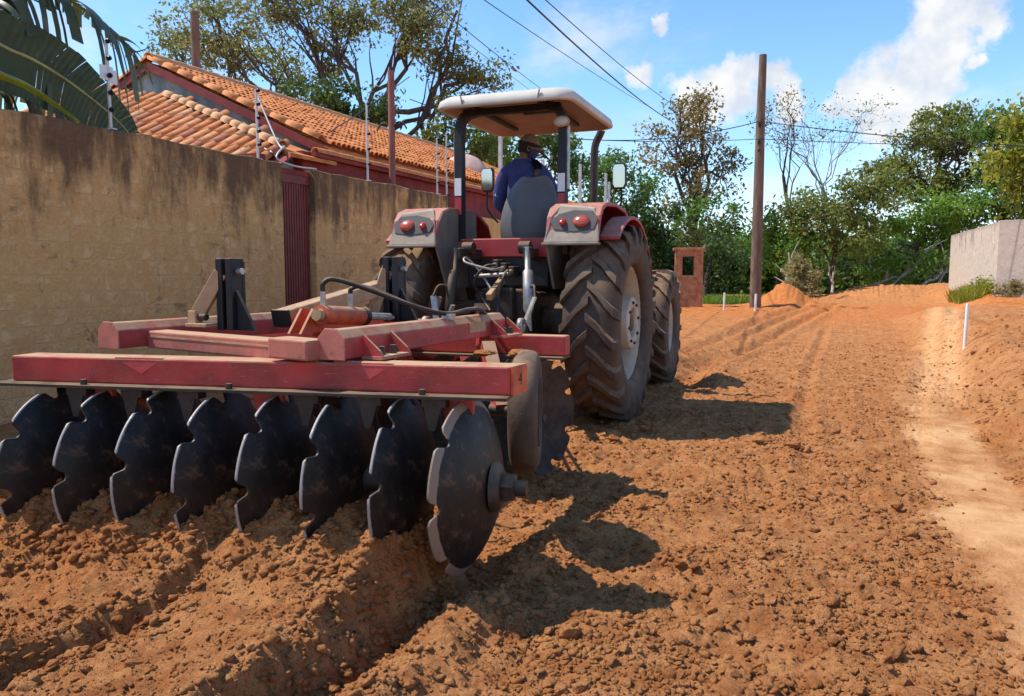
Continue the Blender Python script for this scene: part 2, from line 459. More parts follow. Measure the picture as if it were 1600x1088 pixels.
    wig = 0.05 * perlin(x * 0.8, y * 1.3, 51) + 0.025 * perlin(x * 4, y * 4, 52)
    ph = (x - (GANG0[0] - 0.13)) / 0.2665
    ridge = np.cos(2 * np.pi * (ph - 0.40))
    wig = wig + 0.035 * perlin(x * 2.2, y * 9, 55) + 0.022 * perlin(x * 4, y * 23, 56)
    uu = ((-1.63 + wig - x) % 0.70) / 0.70
    saw = np.where(uu < 0.80, 1.0 - 0.55 * uu / 0.80, np.where(uu < 0.91, 0.45 - 0.45 * sst(0.80, 0.91, uu), sst(0.91, 1.0, uu)))
    bb = np.maximum(back, 0)
    amp = (0.085 + 0.03 * perlin(x * 1.2, y * 1.5, 57)) * (1 - 0.4 * sst(-2.4, -3.2, x))
    h = h + inbed * (0.075 + 0.045 * ridge * np.exp(-(bb / 0.34) ** 2) + amp * saw * sst(0.15, 0.6, bb) + 0.295 * np.exp(-((back - 0.14) / 0.30) ** 2))
    h = h + inbed * sst(0.3, 0.7, bb) * 0.05 * (np.abs(perlin(x * 8, y * 6, 58)) - 0.3) * sst(0.7, 0.95, uu)
    wallband = np.exp(-((x + 1.54) / 0.10) ** 2) * behind
    h = h + wallband * (0.09 * (np.abs(perlin(x * 9, y * 7, 69)) - 0.3) + 0.05 * (np.abs(perlin(x * 21, y * 17, 70)) - 0.3))
    # in front of the gang the soil is only broken
    # open furrow cut by the end disc, with the berm it throws up
    fx = -1.49 + 0.03 * perlin(x * 0 + 3, y * 2.5, 53) + 0.03 * perlin(x * 1.5, y * 10, 68)
    fend = sst(3.1, 2.75, y)
    h = h - 0.075 * np.exp(-((x - fx) / 0.075) ** 2) * fend * sst(0.3, 2.0, y)
    h = h + 0.085 * np.exp(-((x - fx - 0.21) / 0.12) ** 2) * sst(3.9, 3.0, y) * (0.8 + 0.6 * perlin(x * 2, y * 3, 54))
    # wheel ruts
    for pts, wd, dp in ((RUT1, 0.17, 0.10), (RUT2, 0.16, 0.08), (RUT3, 0.14, 0.06), (TRK, 0.07, 0.028), (TRKR, 0.12, 0.04), (TRKR2, 0.12, 0.03)):
        d = seg_dist(x, y, pts)
        dp = dp * (sst(7.5, 11, y) if pts is TRKR or pts is TRKR2 else sst(3.5, 6.0, y) if pts is TRK else 1.0)
        if pts is TRKR or pts is TRKR2:
            h = h + 0.010 * np.exp(-(d / wd) ** 4) * np.sign(np.sin(y * 42 + d * 30)) * (y < 20)
        h = h - dp * np.exp(-(d / wd) ** 2) + dp * 0.55 * np.exp(-((d - wd * 1.9) / (wd * 0.8)) ** 2)
    return h
def gz(x, y): return float(height(np.array([x]), np.array([y]))[0])

def axis(lo, hi, step, end_lo, end_hi, grow=1.045):
    a = list(np.arange(lo, hi + 1e-6, step)); s = step
    while a[-1] < end_hi: s *= grow; a.append(a[-1] + s)
    s = step; b = []
    p = lo
    while p > end_lo: s *= grow * 1.03; p -= s; b.append(p)
    return np.array(b[::-1] + a)
gxs = axis(-4.3, 1.5, 0.0125, -900, 900, 1.05)
gys = axis(0.9, 5.8, 0.0125, -300, 1800, 1.0135)
GX, GY = np.meshgrid(gxs, gys, indexing='xy')
GZ = height(GX, GY)
strip_m, bank_m = masks(GX, GY)
dtr = np.minimum(seg_dist(GX, GY, TRKR), seg_dist(GX, GY, TRKR2))
packed = np.clip(strip_m * (0.62 + 0.6 * perlin(GX * 1.5, GY * 1.2, 61) + 0.35 * perlin(GX * 6, GY * 4, 65)), 0, 1)
packed = np.maximum(packed, 0.8 * np.exp(-(dtr / 0.2) ** 2) * sst(8, 10, GY))
packed = np.maximum(packed, 0.12 * bank_m * sst(-0.1, 0.5, perlin(GX * 1.2, GY * .8, 64)))
orange = sst(19, 24, GY + 1.2 * perlin(GX * .5, GY * .5, 62)) * (1 - sst(28.5, 31, GY)) * np.clip(0.9 + 0.8 * perlin(GX * .6, GY * .8, 63), 0, 1)
ny, nx = GX.shape
idx = np.arange(nx * ny).reshape(ny, nx)
F = np.stack([idx[:-1, :-1], idx[:-1, 1:], idx[1:, 1:], idx[1:, :-1]], -1).reshape(-1, 4)
V = np.stack([GX, GY, GZ], -1).reshape(-1, 3)
ground = link('ground', np_mesh('ground', V, F, M['soil'], True, {'packed': packed.ravel(), 'orange': orange.ravel()}))
tag(ground, kind='structure')

# clods: lumps of broken soil lying on the ground
def clod_shape(seed, sub):
    """angular lump: hull of scattered points, broken up further when large"""
    r_ = np.random.default_rng(seed)
    P = r_.normal(size=(8 + 4 * sub, 3)); P /= np.linalg.norm(P, axis=1, keepdims=True)
    P *= r_.uniform(0.72, 1.12, (len(P), 1)) * np.array([1.15, 0.95, 0.72])
    bm = bmesh.new()
    for p in P: bm.verts.new(p)
    res = bmesh.ops.convex_hull(bm, input=bm.verts[:])
    bmesh.ops.delete(bm, geom=list({v for v in res['geom_interior'] + res['geom_unused'] if isinstance(v, bmesh.types.BMVert)}), context='VERTS')
    bmesh.ops.triangulate(bm, faces=bm.faces[:])
    for k in range(max(0, sub - 1)):
        bmesh.ops.subdivide_edges(bm, edges=bm.edges[:], cuts=1, use_grid_fill=True)
        bmesh.ops.triangulate(bm, faces=bm.faces[:])
        for v in bm.verts:
            q = v.co
            a_ = 0.16 / (k + 1)
            w = float(perlin(np.array([q.x * 2.7 * (k + 1) + seed]), np.array([q.y * 2.7 * (k + 1) + q.z * 1.9]), 15)[0])
            v.co = q * (1 + a_ * w) + Vector(r_.normal(size=3)) * 0.035 / (k + 1)
    bm.verts.index_update()
    V = np.array([v.co[:] for v in bm.verts]); F = np.array([[v.index for v in f.verts] for f in bm.faces]); bm.free()
    return V, F
def scatter(n_, seed, bed=0.6):
    """places in the broken soil, thicker near the camera"""
    r_ = np.random.default_rng(seed)
    out = []
    while len(out) < n_:
        d = 1.9 + 13 * r_.random(4000) ** 2.0
        lat = r_.uniform(-0.72, 0.72, 4000) * d
        x = lat * math.cos(YAW) - d * math.sin(YAW); y = lat * math.sin(YAW) + d * math.cos(YAW)
        st, bk = masks(x, y)
        p = (1 - 0.985 * st) * (1 - 0.3 * bk) * (x > -5.6) * (x < 3.5)
        clump = sst(-0.35, 0.5, perlin(x * 1.9, y * 1.9, 71))
        p = p * (0.25 + 0.75 * clump)
        inbed = (x < -1.5) & (y < gang_y(x))
        p = np.where(inbed, p * bed, p)
        k = r_.random(4000) < p
        out += list(zip(x[k], y[k], inbed[k]))
    return np.array(out[:n_])
def cloud_of_clods(name, n_, seed, smin, smax, sub, power, bed=0.6, pts=None):
    shapes = [clod_shape(seed * 10 + k, sub) for k in range(6)]
    P = scatter(n_, seed, bed) if pts is None else pts; r_ = np.random.default_rng(seed + 99)
    S = smin + (smax - smin) * r_.random(n_) ** power
    S = S * np.where(P[:, 2] > 0, 0.72, 1.0)
    Z = height(P[:, 0], P[:, 1]) + S * 0.12
    Vs = []; Fs = []; b = 0
    ang = r_.uniform(0, 2 * np.pi, n_); tilt = r_.normal(0, .35, n_)
    for i in range(n_):
        v, f = shapes[i % 6]
        ca, sa = math.cos(ang[i]), math.sin(ang[i]); ct, st = math.cos(tilt[i]), math.sin(tilt[i])
        x = v[:, 0] * ca - v[:, 1] * sa; y = v[:, 0] * sa + v[:, 1] * ca; z = v[:, 2]
        x, z = x * ct - z * st, x * st + z * ct
        Vs.append(np.stack([x * S[i] + P[i, 0], y * S[i] + P[i, 1], z * S[i] + Z[i]], -1)); Fs.append(f + b); b += len(v)
    V = np.concatenate(Vs); zero = np.zeros(len(V))
    return np_mesh(name, V, np.concatenate(Fs), M['soil'], False, {'packed': zero, 'orange': zero})
loose = link('loose_soil', cloud_of_clods('loose_soil', 30000, 11, 0.005, 0.020, 1, 2.0), ground)
tag(loose, kind='stuff')
crumbs = link('soil_crumbs', cloud_of_clods('soil_crumbs', 42000, 15, 0.003, 0.011, 0, 1.6, 1.0), ground)
tag(crumbs, kind='stuff')
small = link('small_clods', cloud_of_clods('small_clods', 3000, 12, 0.013, 0.034, 2, 2.4), ground)
tag(small, kind='stuff')
# broken clods slumped along the furrow walls and heaped against the discs
fr = np.random.default_rng(16)
fy = fr.uniform(0.9, 2.75, 2600); fxx = -1.55 + fr.normal(0, 0.075, 2600)
fxx[1200:] = -2.28 + fr.normal(0, 0.08, 1400); fxx[1800:] = -2.98 + fr.normal(0, 0.08, 800)
gx_ = fr.uniform(-3.7, -1.5, 1400); gy_ = gang_y(gx_) - fr.uniform(0.12, 0.5, 1400)
fp = np.stack([np.concatenate([fxx, gx_]), np.concatenate([fy, gy_]), np.zeros(4000)], -1)
slump = link('slumped_soil', cloud_of_clods('slumped_soil', 4000, 17, 0.006, 0.031, 1, 2.3, pts=fp), ground)
tag(slump, kind='stuff')
big_shapes = []
for k in range(8):
    v, f = clod_shape(500 + k, 3)
    z = np.zeros(len(v))
    big_shapes.append(np_mesh('soil_clod', v, f, M['soil'], False, {'packed': z, 'orange': z}))
cp = scatter(300, 13)
cr_ = np.random.default_rng(14)
for i, (x, y, ib) in enumerate(cp):
    s_ = (0.024 + 0.034 * cr_.random() ** 3) * (0.7 if ib else 1.0) * (1.0 if y < 6 else 1.25)
    o = link('soil_clod', big_shapes[i % 8], ground, (x, y, gz(x, y) + s_ * 0.15), (cr_.normal(0, .3), cr_.normal(0, .3), cr_.uniform(0, 6.28)))
    o.scale = (s_, s_ * cr_.uniform(.75, 1.1), s_ * cr_.uniform(.7, 1.0))

# ================================================================== DISC HARROW
HO = Vector((-2.3, 3.3, 0))
harrow = empty('disc_harrow', HO)
tag(harrow, 'dusty red offset disc harrow with notched black discs trailed behind the tractor', 'disc harrow')
def H(mb, name, mat, parent=None, bevel=0.0):
    return mb.build(name, mat, parent or harrow, off=HO, bevel=bevel)
ed = Vector((GANGD[0], GANGD[1], 0)); en = Vector((-ed.y, ed.x, 0))     # along the gang to the left; en points rearwards? (see sign below)
if en.y > 0: en = -en                                                    # en: towards the camera
BR = Vector((-1.235, 2.815, 0.885)); BL = BR + ed * 2.31
# rear gang beam: box section on a wider flange plate
BWID = 0.15
pA = BR + en * 0.055; pB = pA + Vector((0, BWID / abs(en.y), 0)); pC = BL - en * (BWID - 0.055); pD = BL + en * 0.055
rear_beam = H(MB().prism([p + Vector((0, 0, -0.0575)) for p in (pA, pB, pC, pD)], (0, 0, 0.115)), 'rear_beam', M['red'], None, 0.008)
H(MB().bar(BR + Vector((0, 0, -0.064)) + en * 0.03 - ed * 0.0, BL + Vector((0, 0, -0.064)) + en * 0.03 + ed * 0.05, 0.20, 0.012), 'flange', M['darkmetal'], rear_beam)
cap = H(MB().box((pA + pB) / 2 + Vector((0.006, 0, 0)), (0.012, (pB - pA).length - 0.01, 0.118), bev=0.003), 'end_cap', M['red_end'], rear_beam)
# wedge gussets welded on the beam's top
for t, w in ((0.62, 0.26), (1.66, 0.24)):
    c = BR + ed * t + Vector((0, 0, 0.06))
    H(MB().prism([c + ed * w / 2 + en * 0.052, c - ed * w / 2 + en * 0.052, c - ed * (w / 2 - 0.10) + en * 0.062 + Vector((0, 0, -0.07))], -en * 0.018 + Vector((0, 0, 0.006))), 'gusset', M['red'], rear_beam)

def digit(txt, loc, rotm, size, mat, parent, off):
    cu = bpy.data.curves.new('digit', 'FONT'); cu.body = txt; cu.size = size; cu.align_x = 'CENTER'; cu.align_y = 'CENTER'
    o = bpy.data.objects.new('digit', cu); COL.objects.link(o)
    dg = bpy.context.evaluated_depsgraph_get(); dg.update()
    me = bpy.data.meshes.new_from_object(o.evaluated_get(dg)); bpy.data.objects.remove(o)
    me.materials.clear(); me.materials.append(mat)
    q = link('number', me, parent); q.matrix_local = Matrix.Translation(Vector(loc) - off) @ rotm.to_4x4()
    return q
# the painted figure on the end of the beam
rotm = Matrix(((0, 0, 1), (1, 0, 0), (0, 1, 0)))
digit('4', (pA + pB) / 2 + Vector((0.0135, 0, 0)), rotm, 0.075, M['black'], cap, HO)

# longitudinal rails: five-sided tube, roof-shaped on top
def rail(rear, length, name='rail'):
    w, h = 0.065, 0.055
    p = Vector(rear)
    poly = [p + Vector((-w, 0, -h)), p + Vector((w, 0, -h)), p + Vector((w, 0, h * 0.55)), p + Vector((w * 0.45, 0, h * 1.25)), p + Vector((-w * 0.45, 0, h * 1.25)), p + Vector((-w, 0, h * 0.55))]
    r_ = H(MB().prism(poly, (0, length, 0)), name, M['red'], None, 0.006)
    pl = [q + Vector((0, -0.006, 0)) + (q - p) * 0.06 for q in poly]
    H(MB().prism(pl, (0, 0.006, 0)), 'end_plate', M['pink'], r_, 0.003)
    return r_
railR = rail((-1.96, 2.60, 1.012), 1.62)
railL = rail((-3.23, 2.57, 1.012), 1.62)
# bolted feet on the right rail
for yy in (2.74, 4.02):
    x0 = -1.895
    ft = H(MB().box((x0 + 0.05, yy + 0.10, 0.955), (0.10, 0.24, 0.014)), 'foot_plate', M['pink'], railR)
    for dy in (-0.012, 0.205):
        H(MB().prism([(x0, yy + dy, 0.962), (x0 + 0.10, yy + dy, 0.962), (x0 + 0.085, yy + dy, 0.985), (x0, yy + dy, 1.055)], (0, 0.014, 0)), 'gusset', M['red'], railR)
    for dy in (0.05, 0.14):
        H(MB().cyl((x0 + 0.055, yy + dy, 0.96), (x0 + 0.055, yy + dy, 1.0), 0.016, 6), 'bolt', M['darkmetal'], railR)
H(MB().box((-1.893, 3.83, 1.02), (0.005, 0.20, 0.055)), 'pale_sticker', M['tan'], railR)
# cross members
H(MB().bar((-3.18, 2.80, 0.99), (-2.03, 2.66, 0.975), 0.12, 0.085, bev=0.008), 'cross_member', M['pink'])
H(MB().bar((-3.18, 2.80, 1.007), (-2.03, 2.66, 0.992), 0.126, 0.008), 'weld_strip', M['tan'])
H(MB().bar((-2.24, 2.60, 1.0), (-2.02, 2.58, 0.995), 0.12, 0.085, bev=0.008), 'clamp_block', M['pink'])
H(MB().bar((-3.75, 4.20, 0.885), (-1.55, 4.36, 0.885), 0.11, 0.12, bev=0.008), 'front_beam', M['red'])
H(MB().bar((-3.75, 4.17, 0.815), (-1.55, 4.33, 0.815), 0.19, 0.012), 'flange', M['darkmetal'])
H(MB().bar((-3.17, 4.05, 1.0), (-2.02, 4.05, 1.0), 0.10, 0.08, bev=0.008), 'cross_member', M['red'])
# masts of black plate with sloping braces
def mast(base, brace_foot, w=0.105, h=0.36):
    b = Vector(base)
    m = H(MB().box(b + Vector((-0.032, 0, h / 2)), (0.04, 0.09, h)).box(b + Vector((0.032, 0, h / 2)), (0.04, 0.09, h)).box(b + Vector((0, 0.04, h / 2)), (0.11, 0.02, h - 0.03)), 'mast', M['black'], None, 0.004)
    H(MB().bar(b + Vector((-0.035, -0.02, h * 0.80)), brace_foot, 0.045, 0.07), 'brace', M['tan'], m, 0.004)
    H(MB().prism([b + Vector((0.055, -0.02, 0)), b + Vector((0.17, -0.02, 0)), b + Vector((0.055, -0.02, 0.20))], (0, 0.02, 0)), 'gusset', M['black'], m)
    H(MB().cyl(b + Vector((-0.07, -0.0, h * .82)), b + Vector((0.085, -0.0, h * .82)), 0.016, 10), 'pin', M['lightmetal'], m)
    return m
mast((-2.88, 3.0, 1.03), (-3.03, 2.93, 1.11))
mast((-2.49, 3.92, 1.03), (-2.60, 3.84, 1.07), h=0.385)
ck = MB().box((-3.04, 2.92, 1.09), (0.05, 0.05, 0.075)).box((-3.0, 2.92, 1.055), (0.14, 0.08, 0.02))
H(ck, 'clevis', M['tan'], None, 0.004)
H(MB().cyl((-3.075, 2.92, 1.095), (-2.965, 2.92, 1.095), 0.018, 10), 'clevis_pin', M['darkmetal'])
H(MB().box((-2.60, 3.85, 1.09), (0.06, 0.06, 0.09)).box((-2.52, 3.80, 1.06), (0.15, 0.10, 0.02)), 'clevis', M['tan'], None, 0.004)
# rising bar beside the cylinder
c3 = Vector((-2.62, 3.08, 1.09)); e3 = Vector((-2.60, 3.95, 1.235))
rb_ = H(MB().bar(c3, e3, 0.105, 0.085, bev=0.01), 'rising_bar', M['tan'])
H(MB().bar(c3 + Vector((0, -0.014, -0.003)), c3 + Vector((0, -0.001, 0)), 0.112, 0.092, bev=0.004), 'end_plate', M['black'], rb_)
for dx in (0.075, 0.145):
    H(MB().prism([(-2.60 + dx, 3.0, 1.02), (-2.60 + dx, 3.17, 1.02), (-2.60 + dx, 3.17, 1.13), (-2.60 + dx, 3.10, 1.14)], (0.014, 0, 0)), 'lug', M['red_end'])
# hydraulic cylinder with hoses
cy = H(MB().cyl((-2.40, 3.10, 1.11), (-2.43, 3.48, 1.085), 0.048, 20), 'hydraulic_cylinder', M['red_end'])
H(MB().cyl((-2.40, 3.065, 1.112), (-2.40, 3.10, 1.11), 0.03, 12), 'eye', M['tan'], cy)
H(MB().cyl((-2.43, 3.481, 1.085), (-2.432, 3.52, 1.083), 0.052, 20), 'gland', M['black'], cy)
H(MB().cyl((-2.432, 3.52, 1.083), (-2.45, 3.80, 1.065), 0.022, 12), 'piston_rod', M['lightmetal'], cy)
f1, f2 = Vector((-2.405, 3.13, 1.15)), Vector((-2.42, 3.38, 1.135))
for p_ in (f1, f2): H(MB().cyl(p_, p_ + Vector((0, 0, 0.075)), 0.014, 10), 'fitting', M['lightmetal'], cy)
H(MB().tube(smooth_path([f1 + Vector((0, 0, 0.07)), f1 + Vector((0.005, 0.0, 0.115)), f1 + Vector((0.05, 0.03, 0.135)), (-2.22, 3.25, 1.235), (-2.03, 3.40, 1.145), (-1.93, 3.55, 1.105), (-1.90, 3.75, 1.12), (-1.93, 3.98, 1.10), (-2.2, 4.6, 0.98), (-2.6, 5.4, 0.95)], 8), 0.0125, 8), 'hydraulic_hose', M['hose'])
H(MB().tube(smooth_path([f2 + Vector((0, 0, 0.07)), f2 + Vector((0.01, 0.0, 0.10)), f2 + Vector((0.06, 0.04, 0.11)), (-2.24, 3.50, 1.19), (-2.08, 3.60, 1.11), (-1.97, 3.72, 1.10), (-1.95, 3.95, 1.115), (-2.3, 4.6, 1.0), (-2.65, 5.4, 0.98)], 8), 0.0125, 8), 'hydraulic_hose', M['hose'])
H(MB().box((-1.93, 3.56, 1.09), (0.05, 0.06, 0.03)), 'hose_clamp', M['lightmetal'])
# drawbar
H(MB().bar((-2.60, 4.05, 0.95), (-2.88, 5.55, 0.56), 0.12, 0.13, bev=0.01), 'drawbar', M['red'])
H(MB().bar((-1.98, 4.12, 0.95), (-2.80, 5.40, 0.60), 0.08, 0.09, bev=0.008), 'drawbar_strut', M['red'])
H(MB().bar((-3.22, 4.12, 0.95), (-2.94, 5.40, 0.60), 0.08, 0.09, bev=0.008), 'drawbar_strut', M['red'])
H(MB().lathe([(0.09, -0.02), (0.04, -0.02), (0.04, 0.02), (0.09, 0.02)], 20, (-2.89, 5.63, 0.53), 'Z', True), 'hitch_eye', M['darkmetal'])

# discs: notched dished steel, bulging to the right, ground bevel on the rim
def discmat(b0, bcol):
    m = bpy.data.materials.new('worn_disc_steel'); m.use_nodes = True
    n = NT(m.node_tree)
    tc = n.n('ShaderNodeTexCoord').outputs['Object']
    s_ = n.n('ShaderNodeSeparateXYZ', {0: tc})
    rad = n.math('SQRT', n.math('ADD', n.math('MULTIPLY', s_.outputs[1], s_.outputs[1]), n.math('MULTIPLY', s_.outputs[2], s_.outputs[2])))
    nz = n.noise(tc, 16, 6, 0.65)
    sc = n.noise(n.n('ShaderNodeMapping', {0: tc, 'Scale': (4, 30, 4)}).outputs[0], 6, 4, 0.6)
    bev = n.rng(n.math('ADD', rad, n.math('MULTIPLY', n.math('SUBTRACT', nz, 0.5), 0.012)), b0, b0 + 0.004)
    c = n.mix(n.rng(nz, 0.3, 0.7), (0.012, 0.0095, 0.008), (0.026, 0.019, 0.015))
    c = n.mix(n.math('MULTIPLY', n.rng(sc, 0.52, 0.72), 0.5), c, (0.055, 0.045, 0.038))
    c = n.mix(n.math('MULTIPLY', n.rng(nz, 0.54, 0.70), 0.5), c, (0.19, 0.095, 0.045))
    c = n.mix(bev, c, bcol)
    rg = n.rng(sc, 0.3, 0.7, 0.40, 0.6)
    b = n.n('ShaderNodeBump', {'Strength': 0.12, 'Distance': 0.01, 'Height': nz})
    p = n.n('ShaderNodeBsdfPrincipled', {'Base Color': c, 'Roughness': rg, 'Metallic': 0.0, 'Specular IOR Level': 0.3, 'Normal': b.outputs[0]})
    n.n('ShaderNodeOutputMaterial', {0: p.outputs[0]})
    return m
M['disc'] = discmat(0.354, (0.34, 0.30, 0.27))
M['disc_wide_bevel'] = discmat(0.328, (0.24, 0.175, 0.125))  # outer disc: tan rim band starts further in than on the others
def disc_mesh():
    """axis X; the apex bulges towards +X"""
    RR = 0.36; SEG = 128; dep = 0.12
    Rs = (RR * RR + dep * dep) / (2 * dep)
    rads = [0.0, 0.05, 0.11, 0.17, 0.23, 0.28, 0.305, 0.999]
    V = []; F = []
    NN = 8
    for k in range(SEG):
        an = 2 * math.pi * k / SEG
        u = (an * NN / (2 * math.pi)) % 1.0
        dd = abs(u - 0.5) * (2 * math.pi / NN) * RR
        rim = RR - (math.sqrt(max(0, 0.036 ** 2 - dd ** 2)) * 1.2 if dd < 0.036 else 0.0)
        for t in rads:
            r_ = rim if t > 0.9 else t
            zx = dep - (Rs - math.sqrt(Rs * Rs - r_ * r_))
            V.append((zx, r_ * math.cos(an), r_ * math.sin(an)))
    m = len(rads)
    for k in range(SEG):
        k2 = (k + 1) % SEG
        for i in range(m - 1): F.append((k * m + i, k * m + i + 1, k2 * m + i + 1, k2 * m + i))
    nb = len(V)
    V += [(x - 0.008, y, z) for x, y, z in V]
    F += [tuple(reversed([i + nb for i in f])) for f in F[:SEG * (m - 1)]]
    for k in range(SEG):
        k2 = (k + 1) % SEG
        F.append((k * m + m - 1, nb + k * m + m - 1, nb + k2 * m + m - 1, k2 * m + m - 1))
    mb = MB(); mb.add(V, F, True)
    return mb
dm = disc_mesh()
dtmp = dm.build('disc', M['disc'])
disc_me = dtmp.data
bm = bmesh.new(); bm.from_mesh(disc_me); bmesh.ops.remove_doubles(bm, verts=bm.verts[:], dist=1e-5); bm.to_mesh(disc_me); bm.free()
md_ = disc_me
try:
    disc_me.set_sharp_from_angle(angle=R(40))
except Exception:
    pass
bpy.data.objects.remove(dtmp)
spool_me = MB().lathe([(0.0, -DSP + 0.115), (0.05, -DSP + 0.115), (0.075, -DSP + 0.10), (0.045, -DSP + 0.14), (0.045, 0.06), (0.075, 0.085), (0.0, 0.085)][1:6], 20).build('t', M['darkmetal'])
sp_data = spool_me.data; bpy.data.objects.remove(spool_me)
gang_rz = math.atan2(-ed.y, -ed.x)
for s in range(8):
    P = Vector((GANG0[0], GANG0[1], 0.442)) + ed * DSP * s
    rim_c = P + ed * 0.12
    spin = (0.42, 0.18, 0.60, 0.33, 0.5, 0.1, 0.28, 0.55)[s]
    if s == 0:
        dw = disc_me.copy(); dw.materials[0] = M['disc_wide_bevel']
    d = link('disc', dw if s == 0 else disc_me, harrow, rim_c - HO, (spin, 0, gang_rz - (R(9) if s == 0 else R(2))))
    if s > 0:
        sp = link('spool', sp_data, d, (0, 0, 0), (0, 0, 0))
        sp.location = (DSP * 0.98, 0, 0)
# end boss, washer and nut on the outer disc
P0 = Vector((GANG0[0], GANG0[1], 0.442)); ax = -ed
H(MB().tube([P0 - ax * 0.01, P0 + ax * 0.012, P0 + ax * 0.03], [0.105, 0.10, 0.075], 24), 'end_washer', M['darkmetal'])
H(MB().tube([P0 + ax * 0.03, P0 + ax * 0.05, P0 + ax * 0.08, P0 + ax * 0.085], [0.06, 0.064, 0.06, 0.035], 6, smooth=False), 'end_nut', M['darkmetal'])
H(MB().cyl(P0 + ax * 0.08, P0 + ax * 0.13, 0.032, 16), 'axle_end', M['darkmetal'])
H(MB().cyl(P0 + ed * 0.05, P0 + ed * (7 * DSP + 0.1), 0.022, 12), 'gang_axle', M['darkmetal'])
# standards, bearings and scrapers hanging from the beam
for s in (0.45, 3.5, 6.5):
    Pt = BR + ed * (0.10 + DSP * s) + Vector((0, 0, -0.075)); Pb = P0 + ed * DSP * (s + 0.0) + Vector((0, 0, 0.02))
    st_ = H(MB().prism([Pt + ed * 0.07 + en * 0.045, Pt - ed * 0.07 + en * 0.045, Pb - ed * 0.035 + en * 0.03, Pb + ed * 0.035 + en * 0.03], -en * 0.03), 'standard', M['red'], None, 0.004)
    H(MB().cyl(Pb + ed * 0.06, Pb - ed * 0.06, 0.062, 18), 'bearing', M['darkmetal'], st_)
for s in range(8):
    Pt = BR + ed * (0.03 + DSP * s) + Vector((0, 0, -0.072)) + en * 0.10
    if s in (1, 2, 3, 5, 6, 7):
        H(MB().prism([Pt + ed * 0.05, Pt - ed * 0.045, Pt - ed * 0.005 + Vector((0, 0, -0.13)), Pt + ed * 0.02 + Vector((0, 0, -0.13))], -en * 0.010), 'scraper', M['darkmetal'])
        H(MB().box(Pt + ed * 0.0 - en * 0.03 + Vector((0, 0, -0.02)), (0.10, 0.06, 0.03), (0, 0, gang_rz)), 'scraper_bracket', M['darkmetal'])
for t in (0.35, 1.2, 1.9):
    H(MB().cyl(BR + ed * t + en * 0.10 + Vector((0, 0, -0.058)), BR + ed * t + en * 0.10 + Vector((0, 0, -0.035)), 0.014, 6), 'bolt', M['darkmetal'], rear_beam)
# front gang
FG0 = Vector((-1.72, 4.42, 0.42)); fd = Vector((-0.985, 0.17, 0))
frz = math.atan2(-fd.y, -fd.x)
for s in range(8):
    P = FG0 + fd * DSP * s
    if s == 0:
        dd_ = disc_me.copy(); dd_.materials[0] = mk('muddy_disc', (0.06, 0.04, 0.028), 0.9, 0.4, 10, 0.3, 50)
    link('disc', dd_, harrow, P - HO, (0.3 * s, 0, frz + math.pi))
H(MB().cyl(FG0, FG0 + fd * (7 * DSP), 0.022, 12), 'gang_axle', M['darkmetal'])
for s in (0.5, 3.5, 6.5):
    Pb = FG0 + fd * DSP * s; Pt = Vector((Pb.x, 4.36 + (Pb.x + 1.55) * 0.073, 0.81))
    H(MB().bar(Pt, Pb, 0.10, 0.03, up=(0, 1, 0)), 'standard', M['red'])
# raised transport wheel behind the end of the beam
tw = empty('transport_wheel', Vector((-1.43, 3.42, 0.645)) - HO, R(19), harrow)
MB().lathe([(0.17, -0.06), (0.25, -0.07), (0.29, -0.05), (0.302, 0.0), (0.29, 0.05), (0.25, 0.07), (0.17, 0.06)], 40, closed=True).build('tyre', M['rubber'], tw)
MB().lathe([(0.03, 0.02), (0.10, 0.03), (0.165, 0.06), (0.172, 0.072), (0.172, -0.07), (0.03, -0.03)], 28, closed=True).build('rim', M['darkmetal'], tw)
H(MB().bar((-1.56, 3.42, 0.64), (-1.75, 3.65, 0.93), 0.07, 0.09), 'wheel_arm', M['red'])
H(MB().cyl((-1.62, 3.42, 0.64), (-1.40, 3.42, 0.64), 0.03, 12), 'wheel_spindle', M['darkmetal'])
# soil caught on the frame and on the wheel
def soil_lump(name, loc, size, seed, parent, off):
    v, f = clod_shape(seed, 4)
    r_ = np.random.default_rng(seed)
    nrm = v / np.linalg.norm(v, axis=1, keepdims=True)
    k = 1 + 0.25 * perlin(nrm[:, 0] * 3 + seed, nrm[:, 1] * 3 + nrm[:, 2] * 2, 3) + 0.15 * perlin(nrm[:, 0] * 7, nrm[:, 2] * 7 + nrm[:, 1] * 5, 4)
    v = v * k[:, None] * np.array(size) + (Vector(loc) - off)
    z = np.zeros(len(v))
    return link(name, np_mesh(name, v, f, M['soil'], False, {'packed': z, 'orange': z + 0.3}), parent)
soil_lump('caked_soil', (-1.47, 3.44, 0.925), (0.075, 0.13, 0.03), 801, harrow, HO)
soil_lump('caked_soil', (-1.72, 3.0, 0.79), (0.06, 0.08, 0.03), 802, harrow, HO)
soil_lump('caked_soil', (-2.86, 2.46, 0.75), (0.05, 0.05, 0.07), 803, harrow, HO)
soil_lump('caked_soil', (-1.62, 3.35, 0.93), (0.05, 0.07, 0.025), 805, harrow, HO)

# ================================================================== TRACTOR
TR = empty('tractor', (-2.92, 6.75, 0), R(2.5))
tag(TR, 'red farm tractor with white sun canopy pulling the disc harrow', 'tractor')
def T(mb, name, mat, parent=None, bevel=0.0, **k): return mb.build(name, mat, parent or TR, bevel=bevel, **k)

